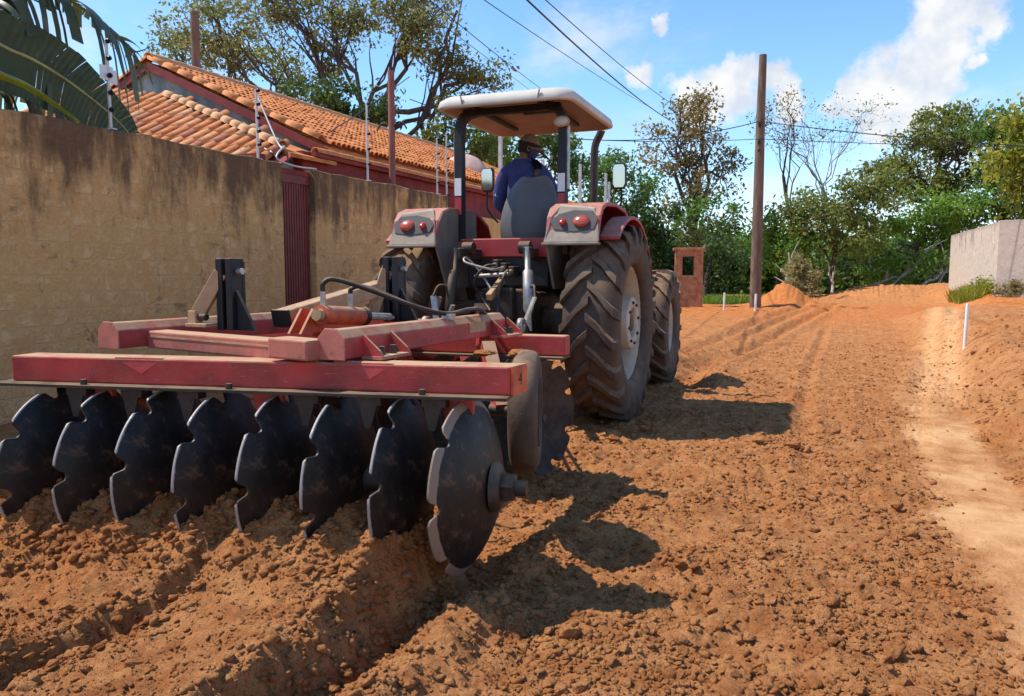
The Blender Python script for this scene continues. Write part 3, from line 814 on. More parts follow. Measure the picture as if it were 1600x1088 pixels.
def tyre_mb(Ro, Ri, w, nl, lug, lugw):
    mb = MB()
    body = Ro - lug
    sh = 0.10 * w
    prof = [(Ri, -w * 0.36), (Ri + 0.03, -w * 0.46), ((Ri + body) / 2, -w * 0.52), (body - 0.06, -w * 0.49), (body - 0.01, -w * 0.43), (body, -w * 0.2), (body, w * 0.2), (body - 0.01, w * 0.43), (body - 0.06, w * 0.49), ((Ri + body) / 2, w * 0.52), (Ri + 0.03, w * 0.46), (Ri, w * 0.36)]
    mb.lathe(prof, 72, closed=True)
    def pt(ang, x, r_): return Vector((x, r_ * math.sin(ang), r_ * math.cos(ang)))
    for side in (-1, 1):
        for k in range(nl):
            a0 = 2 * math.pi * (k + (0.5 if side > 0 else 0.0)) / nl
            # (across, angle lag, outer radius, inner radius)
            st = [(-0.02, 0.0, Ro, body - 0.02), (0.17, 0.085, Ro, body - 0.02), (0.34, 0.20, Ro, body - 0.02), (0.47, 0.27, Ro - 0.012, body - 0.05), (0.535, 0.29, Ro - 0.075, body - 0.10), (0.53, 0.30, Ro - 0.16, body - 0.16)]
            V = []
            for fx, lag, ro, ri in st:
                hw = lugw / 2 / Ro * (1.15 if fx > 0.4 else 1.0)
                x = side * fx * w; xi = side * min(fx, 0.5) * w
                a_ = a0 - lag
                V += [pt(a_ - hw, x, ro), pt(a_ + hw, x, ro), pt(a_ + hw * 1.5, xi, ri), pt(a_ - hw * 1.5, xi, ri)]
            Fc = [(0, 1, 2, 3)]
            for i in range(len(st) - 1):
                b = i * 4
                for j in range(4): Fc.append((b + j, b + (j + 1) % 4, b + 4 + (j + 1) % 4, b + 4 + j))
            b = (len(st) - 1) * 4; Fc.append((b, b + 1, b + 2, b + 3))
            mb.add(V, Fc)
    return mb
def wheel(name, x, y, Ro, Ri, w, nl, lug, lugw, spin, deep, steer=0.0):
    wh = empty(name, (x, y, Ro), steer, TR)
    s = 1 if x > 0 else -1
    t = tyre_mb(Ro, Ri, w, nl, lug, lugw).build('tyre', M['rubber'], wh, rot=(spin, 0, 0))
    # rim: barrel with lips, dished centre, cast hub with holes
    e = w * 0.36
    rm = MB().lathe([(Ri + 0.028, e + 0.012), (Ri + 0.030, e - 0.004), (Ri - 0.012, e - 0.02), (Ri - 0.03, e * 0.4), (Ri - 0.05, 0), (Ri - 0.03, -e * 0.4), (Ri - 0.012, -e + 0.02), (Ri + 0.03, -e + 0.004), (Ri + 0.028, -e - 0.012), (Ri + 0.012, -e - 0.012), (Ri - 0.035, -e * 0.5), (Ri - 0.065, 0), (Ri - 0.035, e * 0.5), (Ri + 0.012, e + 0.012)], 48, closed=True)
    ro = rm.build('rim', M['rim'], wh)
    dx = s * deep
    MB().lathe([(0.05, dx + s * 0.03), (Ri * 0.45, dx + s * 0.03), (Ri * 0.62, dx), (Ri * 0.95, -dx * 0.2), (Ri * 0.95, -dx * 0.2 - s * 0.014), (Ri * 0.62, dx - s * 0.014), (Ri * 0.4, dx), (0.05, dx)], 40, closed=True).build('wheel_disc', M['rim_dirty'], wh)
    k = Ri / 0.52; he = e + 0.03 * k if Ri > 0.4 else e - 0.04
    MB().lathe([(0.235 * k, s * -0.06), (0.24 * k, s * 0.0), (0.24 * k, s * (he - 0.015)), (0.228 * k, s * he), (0.145 * k, s * he), (0.135 * k, s * (he - 0.02)), (0.13 * k, s * (he - 0.08)), (0.0001, s * (he - 0.08))], 36).build('hub', M['rim'], wh)
    MB().lathe([(0.0001, s * (he - 0.01)), (0.07 * k, s * (he - 0.01)), (0.085 * k, s * (he - 0.03)), (0.085 * k, s * (he - 0.09))], 24).build('hub_cap', M['darkmetal'], wh)
    for q in range(8):
        an = q * math.pi / 4 + 0.2; rr = 0.187 * k
        p = Vector((s * (he - 0.005), rr * math.cos(an), rr * math.sin(an)))
        MB().cyl(p, p + Vector((s * 0.022, 0, 0)), 0.015, 6).build('wheel_bolt', M['darkmetal'], wh)
    return wh
wheel('rear_wheel', 0.93, 0, 0.88, 0.52, 0.47, 20, 0.048, 0.062, 0.05, -0.11)
wheel('rear_wheel', -0.89, 0, 0.88, 0.52, 0.47, 20, 0.048, 0.062, 0.21, -0.11)
wheel('front_wheel', 0.90, 2.5, 0.69, 0.33, 0.37, 17, 0.04, 0.055, 0.1, 0.03, R(1.5))
wheel('front_wheel', -0.84, 2.5, 0.69, 0.33, 0.37, 17, 0.04, 0.055, 0.3, 0.03, R(1.5))

# chassis, axles, hood
T(MB().box((0.02, -0.05, 0.86), (0.56, 0.80, 0.60), bev=0.05).box((0.02, 0.9, 0.85), (0.44, 1.6, 0.5), bev=0.05), 'gearbox', M['darkmetal'])
T(MB().cyl((-0.72, 0, 0.88), (0.74, 0, 0.88), 0.13, 20).cyl((-0.62, 0, 0.88), (-0.40, 0, 0.88), 0.19, 20).cyl((0.42, 0, 0.88), (0.64, 0, 0.88), 0.19, 20), 'rear_axle', M['darkmetal'])
T(MB().cyl((-0.72, 2.5, 0.68), (0.76, 2.5, 0.68), 0.08, 16).box((0.02, 2.5, 0.72), (0.36, 0.3, 0.25), bev=0.03), 'front_axle', M['darkmetal'])
hp = [(0.0, 1.02), (0.34, 1.05), (0.36, 1.45), (0.30, 1.66), (0.18, 1.74), (0.0, 1.76)]
hood_poly = [(0.02 + x, 1.0, z) for x, z in hp] + [(0.02 - x, 1.0, z) for x, z in hp[::-1][1:-1]]
hood = T(MB().prism(hood_poly, (0, 1.95, 0)), 'hood', M['tractor_red'], None, 0.03)
T(MB().box((0.02, 2.96, 1.36), (0.5, 0.03, 0.55), bev=0.01), 'grille', M['black'], hood)
T(MB().box((0.02, 3.15, 0.85), (0.5, 0.35, 0.3), bev=0.03), 'front_weight', M['black'])
# platform, rear panel and consoles
T(MB().box((0.02, 0.55, 1.20), (1.0, 0.95, 0.04), bev=0.01), 'platform', M['black'])
T(MB().box((0.02, -0.30, 1.56), (0.92, 0.05, 0.17), bev=0.01), 'rear_panel', M['tractor_red'])
T(MB().box((0.02, -0.25, 1.34), (0.80, 0.10, 0.28), bev=0.02), 'rear_bulkhead', M['black'])
T(MB().box((-0.40, 0.35, 1.50), (0.12, 0.55, 0.25), bev=0.03), 'console', M['tractor_red'])
T(MB().box((0.45, 0.35, 1.50), (0.12, 0.55, 0.25), bev=0.03), 'console', M['black'])
T(MB().box((0.02, 1.0, 1.60), (0.5, 0.15, 0.45), bev=0.05), 'dashboard', M['black'])
sw = T(MB().lathe([(0.19 + 0.016 * math.cos(a), 0.016 * math.sin(a)) for a in [i * math.pi / 4 for i in range(8)]], 32, axis='Z', closed=True), 'steering_wheel', M['black'], loc=(0.02, 0.80, 1.88), rot=(R(-32), 0, 0))
for k in range(3):
    an = k * 2.094 + 0.5
    MB().bar((0, 0, 0), (0.19 * math.cos(an), 0.19 * math.sin(an), 0), 0.03, 0.012).build('spoke', M['black'], sw)
T(MB().cyl((0.02, 0.81, 1.86), (0.02, 1.0, 1.58), 0.035, 12), 'steering_column', M['black'])
# fenders
for s in (-1, 1):
    xi, xo = (0.53, 0.99) if s > 0 else (-0.49, -0.95)
    top = [(-0.74, 1.585), (-0.66, 1.80), (-0.58, 1.885), (-0.45, 1.925), (-0.1, 1.945), (0.25, 1.92), (0.48, 1.82), (0.62, 1.62), (0.68, 1.38)]
    bot = [(0.66, 1.38), (0.59, 1.60), (0.46, 1.79), (0.24, 1.885), (-0.1, 1.91), (-0.44, 1.89), (-0.55, 1.85), (-0.62, 1.78), (-0.70, 1.585)]
    fn = T(MB().prism([(xi, y, z) for y, z in top + bot], (xo - xi, 0, 0)), 'fender', M['tractor_red'], None, 0.012)
    # inner skirt hides the tyre from the seat
    sk = [(-0.72, 1.585)] + top[1:5] + [(0.15, 1.92), (0.2, 1.2), (-0.5, 1.2)]
    T(MB().prism([(xi - s * 0.004, y, z - 0.01) for y, z in sk], (s * 0.02, 0, 0)), 'skirt', M['grey_plastic'], fn)
    # grey moulding round the lamps at the back
    w0, w1 = (xi - s * 0.012, xo + s * 0.01)
    face = [(w0, -0.752, 1.575), (w1, -0.752, 1.575), (w1 - s * 0.02, -0.70, 1.72), (w1 - s * 0.07, -0.625, 1.865), (w0 + s * 0.10, -0.60, 1.90), (w0 + s * 0.05, -0.68, 1.80)]
    pn = T(MB().prism(face, (0, 0.035, 0.012)), 'rear_moulding', M['fender_panel'], fn, 0.012)
    T(MB().box(((w0 + w1) / 2, -0.742, 1.566), (abs(w1 - w0) + 0.01, 0.07, 0.022), bev=0.006), 'lower_lip', M['grey_plastic'], fn)
    xm = (w0 + w1) / 2 + s * 0.02
    tilt = math.atan2(0.06, 0.15)
    def onface(x, z, out=0.0): return Vector((x, -0.752 + (z - 1.575) * 0.385 - out, z))
    rec = [(-0.215, 1.76), (-0.18, 1.69), (0.0, 1.665), (0.17, 1.685), (0.195, 1.77), (0.14, 1.84), (-0.02, 1.85), (-0.15, 1.82)]
    T(MB().prism([onface(xm + s * a, z, 0.006) for a, z in rec], (0, 0.02, 0)), 'lamp_recess', M['lamp_recess'], pn, 0.004)
    def lamp(x, z, rx, rz, mat, nm):
        mb = MB(); V = []; F = []
        rings = [(1.0, 0.0), (0.96, 0.016), (0.75, 0.03), (0.4, 0.038), (0.02, 0.04)]
        for q, o_ in rings:
            for k in range(24):
                an = k * math.pi / 12
                V.append(onface(x + rx * q * math.cos(an), z + rz * q * math.sin(an), 0.005 + o_))
        for i in range(len(rings) - 1):
            for k in range(24): F.append((i * 24 + k, i * 24 + (k + 1) % 24, (i + 1) * 24 + (k + 1) % 24, (i + 1) * 24 + k))
        mb.add(V, F, True); return T(mb, nm, mat, pn)
    lamp(xm + s * 0.055, 1.755, 0.072, 0.050, M['lamp_orange'], 'tail_lamp')
    lamp(xm - s * 0.105, 1.75, 0.030, 0.030, M['lamp_red'], 'reflector')
    # outer arch over the tyre
    arc = []
    for k in range(13):
        an = R(-38 + k * 9)
        arc.append((0.02 + 0.955 * math.sin(an), 0.88 + 0.955 * math.cos(an)))
    arc_in = [(y * 1.0, z - 0.03) for y, z in arc[::-1]]
    T(MB().prism([(xo - s * 0.03, y, z) for y, z in arc + arc_in], (s * 0.17, 0, 0)), 'wheel_arch', M['tractor_red'], fn, 0.01)
# roll frame and canopy
rp = M['black']
rops = []
for s in (-1, 1):
    x = 0.02 + s * 0.505
    path = smooth_path([(x, -0.22, 1.50), (x, -0.22, 2.30), (x, -0.21, 2.66), (x - s * 0.05, -0.20, 2.78), (x - s * 0.16, -0.18, 2.82)], 5)
    mb = MB()
    for p, q in zip(path[:-1], path[1:]): mb.bar(p, q + (q - p) * 0.06, 0.075, 0.085, up=(0, 1, 0))
    po = T(mb, 'roof_post', rp)
    T(MB().box((x, -0.266, 2.13), (0.066, 0.008, 0.16)), 'white_reflector', M['white_tape'], po)
    T(MB().box((x, -0.266, 1.955), (0.066, 0.008, 0.16)), 'red_band', M['tractor_red'], po)
    T(MB().box((x, -0.22, 1.56), (0.13, 0.14, 0.12), bev=0.01), 'post_foot', M['grey_plastic'], po)
    T(MB().box((x + s * 0.047, -0.21, 2.35), (0.012, 0.06, 0.55)), 'trim_strip', M['lightmetal'], po)
T(MB().bar((-0.45, -0.19, 2.81), (0.49, -0.19, 2.81), 0.07, 0.06), 'cross_tube', rp)
for s in (-1, 1):
    x = 0.02 + s * 0.33
    T(MB().bar((x, -0.4, 2.835), (x, 0.8, 2.83), 0.05, 0.03), 'roof_rail', rp)
bd = T(MB().lathe([(0.0001, -0.012), (0.062, -0.012), (0.066, 0.0), (0.062, 0.012), (0.0001, 0.012)], 28, axis='Y'), 'oval_badge', M['tan'], loc=(0.53, -0.28, 2.655))
bd.scale = (1.15, 1, 0.75)
b2 = MB().lathe([(0.0001, -0.016), (0.052, -0.016), (0.052, -0.011), (0.0001, -0.011)], 28, axis='Y').build('badge_plate', M['roof_white'], bd)
# canopy: shallow moulded shell, lip all round
def rrect(hx, y0, y1, rad, z, n_=6):
    pts = []
    for cx, cy, a0 in ((hx - rad, y1 - rad, 0), (-hx + rad, y1 - rad, 90), (-hx + rad, y0 + rad, 180), (hx - rad, y0 + rad, 270)):
        for k in range(n_ + 1):
            an = R(a0 + 90 * k / n_); pts.append(Vector((0.05 + cx + rad * math.cos(an), cy + rad * math.sin(an), z)))
    return pts
rings = [rrect(0.60, -0.50, 0.98, 0.12, 2.80), rrect(0.645, -0.555, 1.02, 0.15, 2.80), rrect(0.65, -0.56, 1.03, 0.15, 2.815), rrect(0.635, -0.545, 1.02, 0.15, 2.87), rrect(0.60, -0.50, 0.98, 0.16, 2.905), rrect(0.50, -0.38, 0.86, 0.2, 2.925), rrect(0.2, -0.1, 0.4, 0.15, 2.935)]
V = []; F = []
m_ = len(rings[0])
def crown(p): return Vector((p.x, p.y, p.z - 0.03 * max(0, -0.25 - p.y)))
for r_ in rings: V += [crown(p) for p in r_]
for i in range(len(rings) - 1):
    for k in range(m_): F.append((i * m_ + k, i * m_ + (k + 1) % m_, (i + 1) * m_ + (k + 1) % m_, (i + 1) * m_ + k))
F.append(tuple(range((len(rings) - 1) * m_, len(rings) * m_)))
can = T(MB().add(V, F, True), 'canopy', M['roof_white'])
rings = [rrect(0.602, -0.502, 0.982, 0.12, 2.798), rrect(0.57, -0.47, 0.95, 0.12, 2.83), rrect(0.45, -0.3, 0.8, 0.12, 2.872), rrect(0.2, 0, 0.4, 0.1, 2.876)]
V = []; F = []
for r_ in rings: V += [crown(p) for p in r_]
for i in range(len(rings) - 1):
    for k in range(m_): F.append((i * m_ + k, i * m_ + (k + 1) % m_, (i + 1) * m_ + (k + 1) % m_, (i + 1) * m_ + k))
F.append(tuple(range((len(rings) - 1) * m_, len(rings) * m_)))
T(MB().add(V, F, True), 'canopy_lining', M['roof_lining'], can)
for s in (-1, 1): T(MB().box((0.05 + s * 0.36, -0.557, 2.845), (0.008, 0.012, 0.075), (0, s * 0.2, 0)), 'seam', M['grey_plastic'], can)
T(MB().box((0.12, 0.25, 2.862), (0.28, 0.05, 0.02)), 'roof_slot', M['lamp_recess'], can)
# seat: moulded back shell, cushion, pedestal
def seat_back():
    rowsv = [(1.585, 0.17, 0.10), (1.64, 0.235, 0.07), (1.75, 0.255, 0.05), (1.88, 0.245, 0.05), (2.0, 0.215, 0.065), (2.09, 0.175, 0.08), (2.16, 0.125, 0.10), (2.19, 0.06, 0.115)]
    V = []; F = []; nn = 13
    for z, hw, y in rowsv:
        for k in range(nn):
            u_ = -1 + 2 * k / (nn - 1)
            V.append((0.095 + (z - 1.6) * 0.07 + hw * u_, y - 0.05 + 0.11 * u_ * u_ + 0.25 * (2.0 - z) * -0.12, z))
    for i in range(len(rowsv) - 1):
        for k in range(nn - 1): F.append((i * nn + k, i * nn + k + 1, (i + 1) * nn + k + 1, (i + 1) * nn + k))
    return MB().add(V, F, True)
sb = T(seat_back(), 'seat_back', M['seat'])
sd = sb.modifiers.new('thick', 'SOLIDIFY'); sd.thickness = 0.09; sd.offset = 1.0
sv = sb.modifiers.new('sub', 'SUBSURF'); sv.levels = 1; sv.render_levels = 2
T(MB().box((0.115, 0.40, 1.66), (0.50, 0.50, 0.12), bev=0.045), 'seat_cushion', M['seat'])
T(MB().box((0.115, 0.30, 1.48), (0.34, 0.36, 0.24), bev=0.03), 'seat_pedestal', M['black'])
T(MB().box((0.08, 0.0, 1.575), (0.30, 0.10, 0.07), bev=0.03), 'seat_base_trim', M['black'])
# exhaust stack with bent tip
ex = T(MB().tube(smooth_path([(0.33, 1.55, 1.6), (0.33, 1.55, 2.2), (0.33, 1.55, 2.62), (0.345, 1.55, 2.76), (0.40, 1.53, 2.86), (0.42, 1.52, 2.90)], 5), 0.042, 14), 'exhaust_pipe', M['darkmetal'])
T(MB().cyl((0.33, 1.55, 1.65), (0.33, 1.55, 2.12), 0.065, 16), 'muffler', M['darkmetal'], ex)
# mirrors
for s, x, z in ((1, 0.84, 2.275), (-1, -0.555, 2.30)):
    y = 0.60
    arm = T(MB().tube(smooth_path([(x - s * 0.10, y + 0.05, 1.86), (x - s * 0.02, y + 0.04, 1.95), (x + s * 0.02, y + 0.03, 2.05), (x, y + 0.03, z)], 5), 0.012, 8), 'mirror_arm', M['black'])
    pts = [Vector((x + 0.068 * sx * (1 - 0.0), y, z + 0.125 * sz)) for sx, sz in ((-1, -.7), (-.7, -1), (.7, -1), (1, -.7), (1, .7), (.7, 1), (-.7, 1), (-1, .7))]
    ms = T(MB().prism([p + Vector((0, -0.004, 0)) for p in pts], (0, 0.045, 0)), 'mirror', M['black'], arm, 0.008)
    c_ = Vector((x, y, z))
    gl = [c_ + (p - c_) * 0.87 + Vector((0, -0.013 - (p.z - c_.z) * 0.035, 0)) for p in pts]
    g = MB().prism(gl, (0, 0.003, 0)).build('mirror_glass', M['chrome'], arm)
# three-point linkage, couplings and drawbar
for s in (-1, 1):
    xt = 0.02 + s * 0.27
    T(MB().bar((xt, -0.30, 1.50), (xt + s * 0.06, -0.68, 1.50), 0.07, 0.10, bev=0.01), 'lift_arm', M['darkmetal'])
    lr = T(MB().tube([(xt + s * .06, -0.66, 1.55), (xt + s * .07, -0.68, 1.36), (xt + s * .08, -0.70, 1.34), (xt + s * .10, -0.74, 1.02), (xt + s * .11, -0.75, 0.98), (xt + s * .12, -0.76, 0.84)], [.025, .025, .045, .045, .022, .022], 12), 'lift_rod', M['darkmetal'] if s < 0 else M['lightmetal'])
    T(MB().bar((xt + s * 0.02, -0.30, 0.66), (xt + s * 0.16, -1.05, 0.90), 0.035, 0.09, bev=0.006), 'lower_link', M['darkmetal'])
    T(MB().lathe([(0.02, -0.02), (0.06, -0.02), (0.06, 0.02), (0.02, 0.02)], 18, (xt + s * 0.16, -1.07, 0.905), 'X', True), 'ball_end', M['lightmetal'])
    T(MB().bar((xt + s * 0.20, -0.86, 1.13), (xt + s * 0.13, -0.94, 0.90), 0.05, 0.014), 'sway_plate', M['lightmetal'])
    T(MB().tube(smooth_path([(xt + s * .1, -.7, 1.2), (xt + s * .17, -.8, 1.22), (xt + s * .2, -.86, 1.13)], 5), 0.012, 8), 'check_chain', M['darkmetal'])
    T(MB().cyl((xt - 0.05, -0.55, 1.55), (xt + 0.05, -0.55, 1.55), 0.055, 16), 'arm_boss', M['darkmetal'])
T(MB().bar((0.02, -0.5, 0.50), (0.02, -1.15, 0.50), 0.09, 0.045, bev=0.006), 'drawbar', M['darkmetal'])
T(MB().box((0.02, -0.50, 0.62), (0.22, 0.12, 0.3), bev=0.02), 'drawbar_bracket', M['darkmetal'])
T(MB().box((0.02, -0.48, 1.05), (0.30, 0.12, 0.30), bev=0.03).cyl((0.02, -0.5, 0.80), (0.02, -0.62, 0.80), 0.10, 20), 'pto_housing', M['darkmetal'])
T(MB().cyl((0.02, -0.6, 0.80), (0.02, -0.74, 0.80), 0.025, 14), 'pto_shaft', M['lightmetal'])
for k in range(3):
    x = -0.02 + 0.075 * k; z = 1.40 - 0.03 * k
    vb = T(MB().box((x, -0.42, z), (0.055, 0.12, 0.10), bev=0.008), 'remote_valve', M['darkmetal'])
    T(MB().cyl((x, -0.48, z), (x, -0.545, z - 0.01), 0.022, 12), 'coupling', M['lightmetal'], vb)
T(MB().tube(smooth_path([(0.0, -.54, 1.40), (-0.05, -.66, 1.38), (-0.14, -.68, 1.25), (-0.10, -.62, 1.12), (0.02, -.7, 1.0)], 7), 0.013, 8), 'hydraulic_hose', M['hose'])
T(MB().tube(smooth_path([(0.05, -.54, 1.37), (0.02, -.68, 1.36), (-0.2, -.72, 1.42), (-0.22, -.66, 1.46), (-0.12, -.6, 1.34), (0.06, -.66, 1.12)], 7), 0.011, 8), 'hydraulic_hose', M['lightmetal'])
T(MB().tube(smooth_path([(0.12, -.54, 1.35), (0.14, -.68, 1.30), (0.10, -.72, 1.10), (0.12, -.8, 0.95), (0.05, -1.0, 0.9), (0.25, -1.4, 0.95)], 7), 0.013, 8), 'hydraulic_hose', M['hose'])
T(MB().bar((0.04, -0.46, 1.27), (0.05, -0.80, 1.12), 0.05, 0.06, bev=0.006), 'top_link', M['tan'])
T(MB().cyl((-0.16, -0.62, 1.30), (0.16, -0.62, 1.32), 0.018, 10), 'shaft', M['lightmetal'])
T(MB().box((-0.12, -0.55, 1.03), (0.14, 0.06, 0.06), bev=0.006), 'hitch_bracket', M['tan'])
for k, (x, z, hgt) in enumerate(((-0.46, 0.98, 0.14), (-0.33, 0.95, 0.10))):
    T(MB().bar((x, -0.80, z), (x + 0.05, -0.82, z + hgt), 0.04, 0.02), 'linkage_pin', M['lightmetal'])
# steps
T(MB().box((0.60, 0.95, 0.55), (0.28, 0.25, 0.03)).box((0.60, 0.95, 0.85), (0.28, 0.25, 0.03)).bar((0.48, 0.95, 0.5), (0.48, 0.95, 1.2), 0.03, 0.2), 'step', M['black'])

# ================================================================== DRIVER
skinm = mk('skin', (0.22, 0.115, 0.07), 0.55, 0.12, 8)
shirtm = mk('navy_shirt', (0.032, 0.050, 0.16), 0.85, 0.2, 9, 0.15, 40)
jeansm = mk('work_trousers', (0.09, 0.12, 0.12), 0.9, 0.3, 10, 0.2, 50)
capm = mk('khaki_cap', (0.20, 0.15, 0.095), 0.85, 0.15, 9, 0.1, 60)
capd = mk('dark_cap_band', (0.015, 0.013, 0.014), 0.85, 0.2, 9)
maskm = mk('blue_cloth', (0.03, 0.05, 0.14), 0.85, 0.15)
greym = mk('white_trim', (0.62, 0.62, 0.66), 0.8, 0.1)
DR = empty('person', (-2.92, 6.75, 1.70), R(2.5))
tag(DR, 'tractor driver in navy shirt and khaki cap seated with head turned to the right', 'person')
def skin_obj(name, verts, edges, rads, mat, parent, root=0, sub=2):
    me = bpy.data.meshes.new(name); me.from_pydata(verts, edges, []); 
    o = link(name, me, parent)
    md = o.modifiers.new('skin', 'SKIN'); md.use_smooth_shade = True
    for i, r_ in enumerate(rads):
        sv_ = me.skin_vertices[0].data[i]; sv_.radius = (r_, r_) if not isinstance(r_, tuple) else r_
        sv_.use_root = (i == root)
    ms = o.modifiers.new('sub', 'SUBSURF'); ms.levels = sub; ms.render_levels = sub
    dg = bpy.context.evaluated_depsgraph_get(); dg.update()
    nm = bpy.data.meshes.new_from_object(o.evaluated_get(dg)); o.modifiers.clear(); o.data = nm
    nm.materials.clear(); nm.materials.append(mat)
    for p in nm.polygons: p.use_smooth = True
    return o
Z0 = 1.70
def dz(p): return (p[0], p[1], p[2] - Z0)
hx = -0.10   # the driver leans left of the seat centre
# skin: one body under the clothes (neck, torso core, arms, hands)
pel = (hx + 0.03, 0.42, 1.78); waist = (hx + 0.02, 0.40, 1.98); chest = (hx, 0.43, 2.25); neckb = (hx - 0.01, 0.45, 2.42); neck = (hx + 0.0, 0.47, 2.46)
head0 = (hx + 0.005, 0.475, 2.50)
shl, shr = (hx - 0.19, 0.44, 2.33), (hx + 0.19, 0.45, 2.33)
ell, elr = (hx - 0.29, 0.50, 2.03), (hx + 0.30, 0.58, 2.05)
wrl, wrr = (hx - 0.16, 0.74, 1.93), (hx + 0.20, 0.80, 1.95)
bv = [pel, waist, chest, neckb, neck, head0, shl, ell, wrl, shr, elr, wrr, (hx - 0.07, 0.74, 1.74), (hx - 0.10, 0.80, 1.40), (hx + 0.17, 0.74, 1.74), (hx + 0.2, 0.82, 1.40)]
be = [(0, 1), (1, 2), (2, 3), (3, 4), (4, 5), (2, 6), (6, 7), (7, 8), (2, 9), (9, 10), (10, 11), (0, 12), (12, 13), (0, 14), (14, 15)]
br = [.09, .085, .085, .05, .058, .07, .06, .042, .03, .06, .042, .03, .07, .05, .07, .05]
body = skin_obj('body', [dz(p) for p in bv], be, br, skinm, DR)
# head with face, turned to the right
def head_mesh():
    bm = bmesh.new(); bmesh.ops.create_icosphere(bm, subdivisions=4, radius=1.0)
    for v in bm.verts:
        c = v.co.copy()
        x, y, z = c.x * 0.078, c.y * 0.098, c.z * 0.118
        if c.y > 0:                                   # face side, +y
            if z < -0.02: x *= 1 - 0.25 * min(1, (-z - 0.02) / 0.09); y *= 0.97
            nose = math.exp(-((x / 0.016) ** 2 + ((z + 0.012) / 0.026) ** 2)); y += 0.026 * nose
            for sx in (-1, 1):
                y -= 0.010 * math.exp(-(((x - sx * 0.032) / 0.016) ** 2 + ((z - 0.008) / 0.013) ** 2))
            y -= 0.005 * math.exp(-((x / 0.03) ** 2 + ((z + 0.06) / 0.005) ** 2))
            y += 0.008 * math.exp(-((x / 0.03) ** 2 + ((z + 0.098) / 0.02) ** 2))
        v.co = Vector((x, y, z))
    me = bpy.data.meshes.new('head'); bm.to_mesh(me); bm.free()
    for p in me.polygons: p.use_smooth = True
    me.materials.append(skinm); return me
hd_rot = Euler((R(-14), R(6), R(-62)))
head = link('head', head_mesh(), DR, dz((hx + 0.04, 0.49, 2.575)), hd_rot)
for s in (-1, 1):
    e = MB().lathe([(0.0001, -0.012), (0.022, -0.010), (0.03, 0.0), (0.024, 0.008), (0.012, 0.004), (0.0001, 0.004)], 16, (s * 0.080, -0.005, -0.005)).build('ear', skinm, head)
    e.scale = (1, 0.75, 1.15)
    MB().lathe([(0.012 * math.cos(a), 0.012 * math.sin(a)) for a in [i * math.pi / 6 - math.pi / 2 for i in range(7)]], 12, (s * 0.032, 0.083, 0.010), 'Y').build('eye', greym, head)
# hair below the cap, blue cloth over the lower face
def shell(name, mat, parent, keep, k=1.04, seg=4):
    bm = bmesh.new(); bmesh.ops.create_icosphere(bm, subdivisions=seg, radius=1.0)
    bmesh.ops.delete(bm, geom=[f for f in bm.faces if not keep(f.calc_center_median())], context='FACES')
    for v in bm.verts: v.co = Vector((v.co.x * 0.078 * k, v.co.y * 0.098 * k, v.co.z * 0.118 * k))
    me = bpy.data.meshes.new(name); bm.to_mesh(me); bm.free()
    for p in me.polygons: p.use_smooth = True
    me.materials.append(mat)
    o = link(name, me, parent); s_ = o.modifiers.new('thick', 'SOLIDIFY'); s_.thickness = 0.006; s_.offset = 1
    return o
shell('hair', capd, head, lambda c: c.z < 0.35 and c.z > -0.45 and c.y < 0.1, 1.03)
shell('face_cloth', maskm, head, lambda c: c.z < -0.05 and c.z > -0.98 and c.y > 0.12, 1.10)
cap_o = shell('cap', capm, head, lambda c: c.z > 0.20, 1.13)
shell('cap_band', capd, head, lambda c: c.z > 0.16 and c.z < 0.36, 1.16)
bm_ = MB(); Vb = []; nb_ = 13
for k in range(nb_):
    an = R(-75 + 150 * k / (nb_ - 1))
    for q, dzz in ((0.98, 0.0), (1.75, -0.012)):
        Vb.append((0.085 * math.sin(an) * (1 if q < 1 else 1.02), 0.105 * math.cos(an) * q, 0.035 + dzz - 0.012 * abs(math.sin(an))))
bo = bm_.add(Vb, [(2 * k, 2 * k + 1, 2 * k + 3, 2 * k + 2) for k in range(nb_ - 1)], True).build('cap_peak', capm, head)
s_ = bo.modifiers.new('thick', 'SOLIDIFY'); s_.thickness = 0.006
# shirt, trousers, boots
sv_ = [pel, waist, chest, (neckb[0], neckb[1] - 0.005, 2.43), shl, ell, (hx - 0.19, 0.69, 1.945), shr, elr, (hx + 0.22, 0.75, 1.965), (hx - 0.10, 0.435, 2.375), (hx + 0.10, 0.44, 2.375)]
se = [(0, 1), (1, 2), (2, 3), (2, 10), (10, 4), (4, 5), (5, 6), (2, 11), (11, 7), (7, 8), (8, 9)]
sr = [(.20, .15), (.185, .14), (.20, .15), (.085, .085), .098, .08, .06, .098, .08, .06, .11, .11]
shirt = skin_obj('shirt', [dz(p) for p in sv_], se, sr, shirtm, DR)
tv = [pel, (hx - 0.08, 0.50, 1.75), (hx - 0.09, 0.88, 1.77), (hx - 0.11, 0.98, 1.36), (hx + 0.14, 0.50, 1.75), (hx + 0.19, 0.88, 1.77), (hx + 0.21, 0.98, 1.36)]
skin_obj('trousers', [dz(p) for p in tv], [(0, 1), (1, 2), (2, 3), (0, 4), (4, 5), (5, 6)], [(.17, .12), .095, .08, .06, .095, .08, .06], jeansm, DR)
for x in (hx - 0.11, hx + 0.21):
    skin_obj('boot', [dz(p) for p in ((x, 0.97, 1.38), (x, 0.98, 1.28), (x, 1.16, 1.255))], [(0, 1), (1, 2)], [.055, .05, .04], capd, DR)
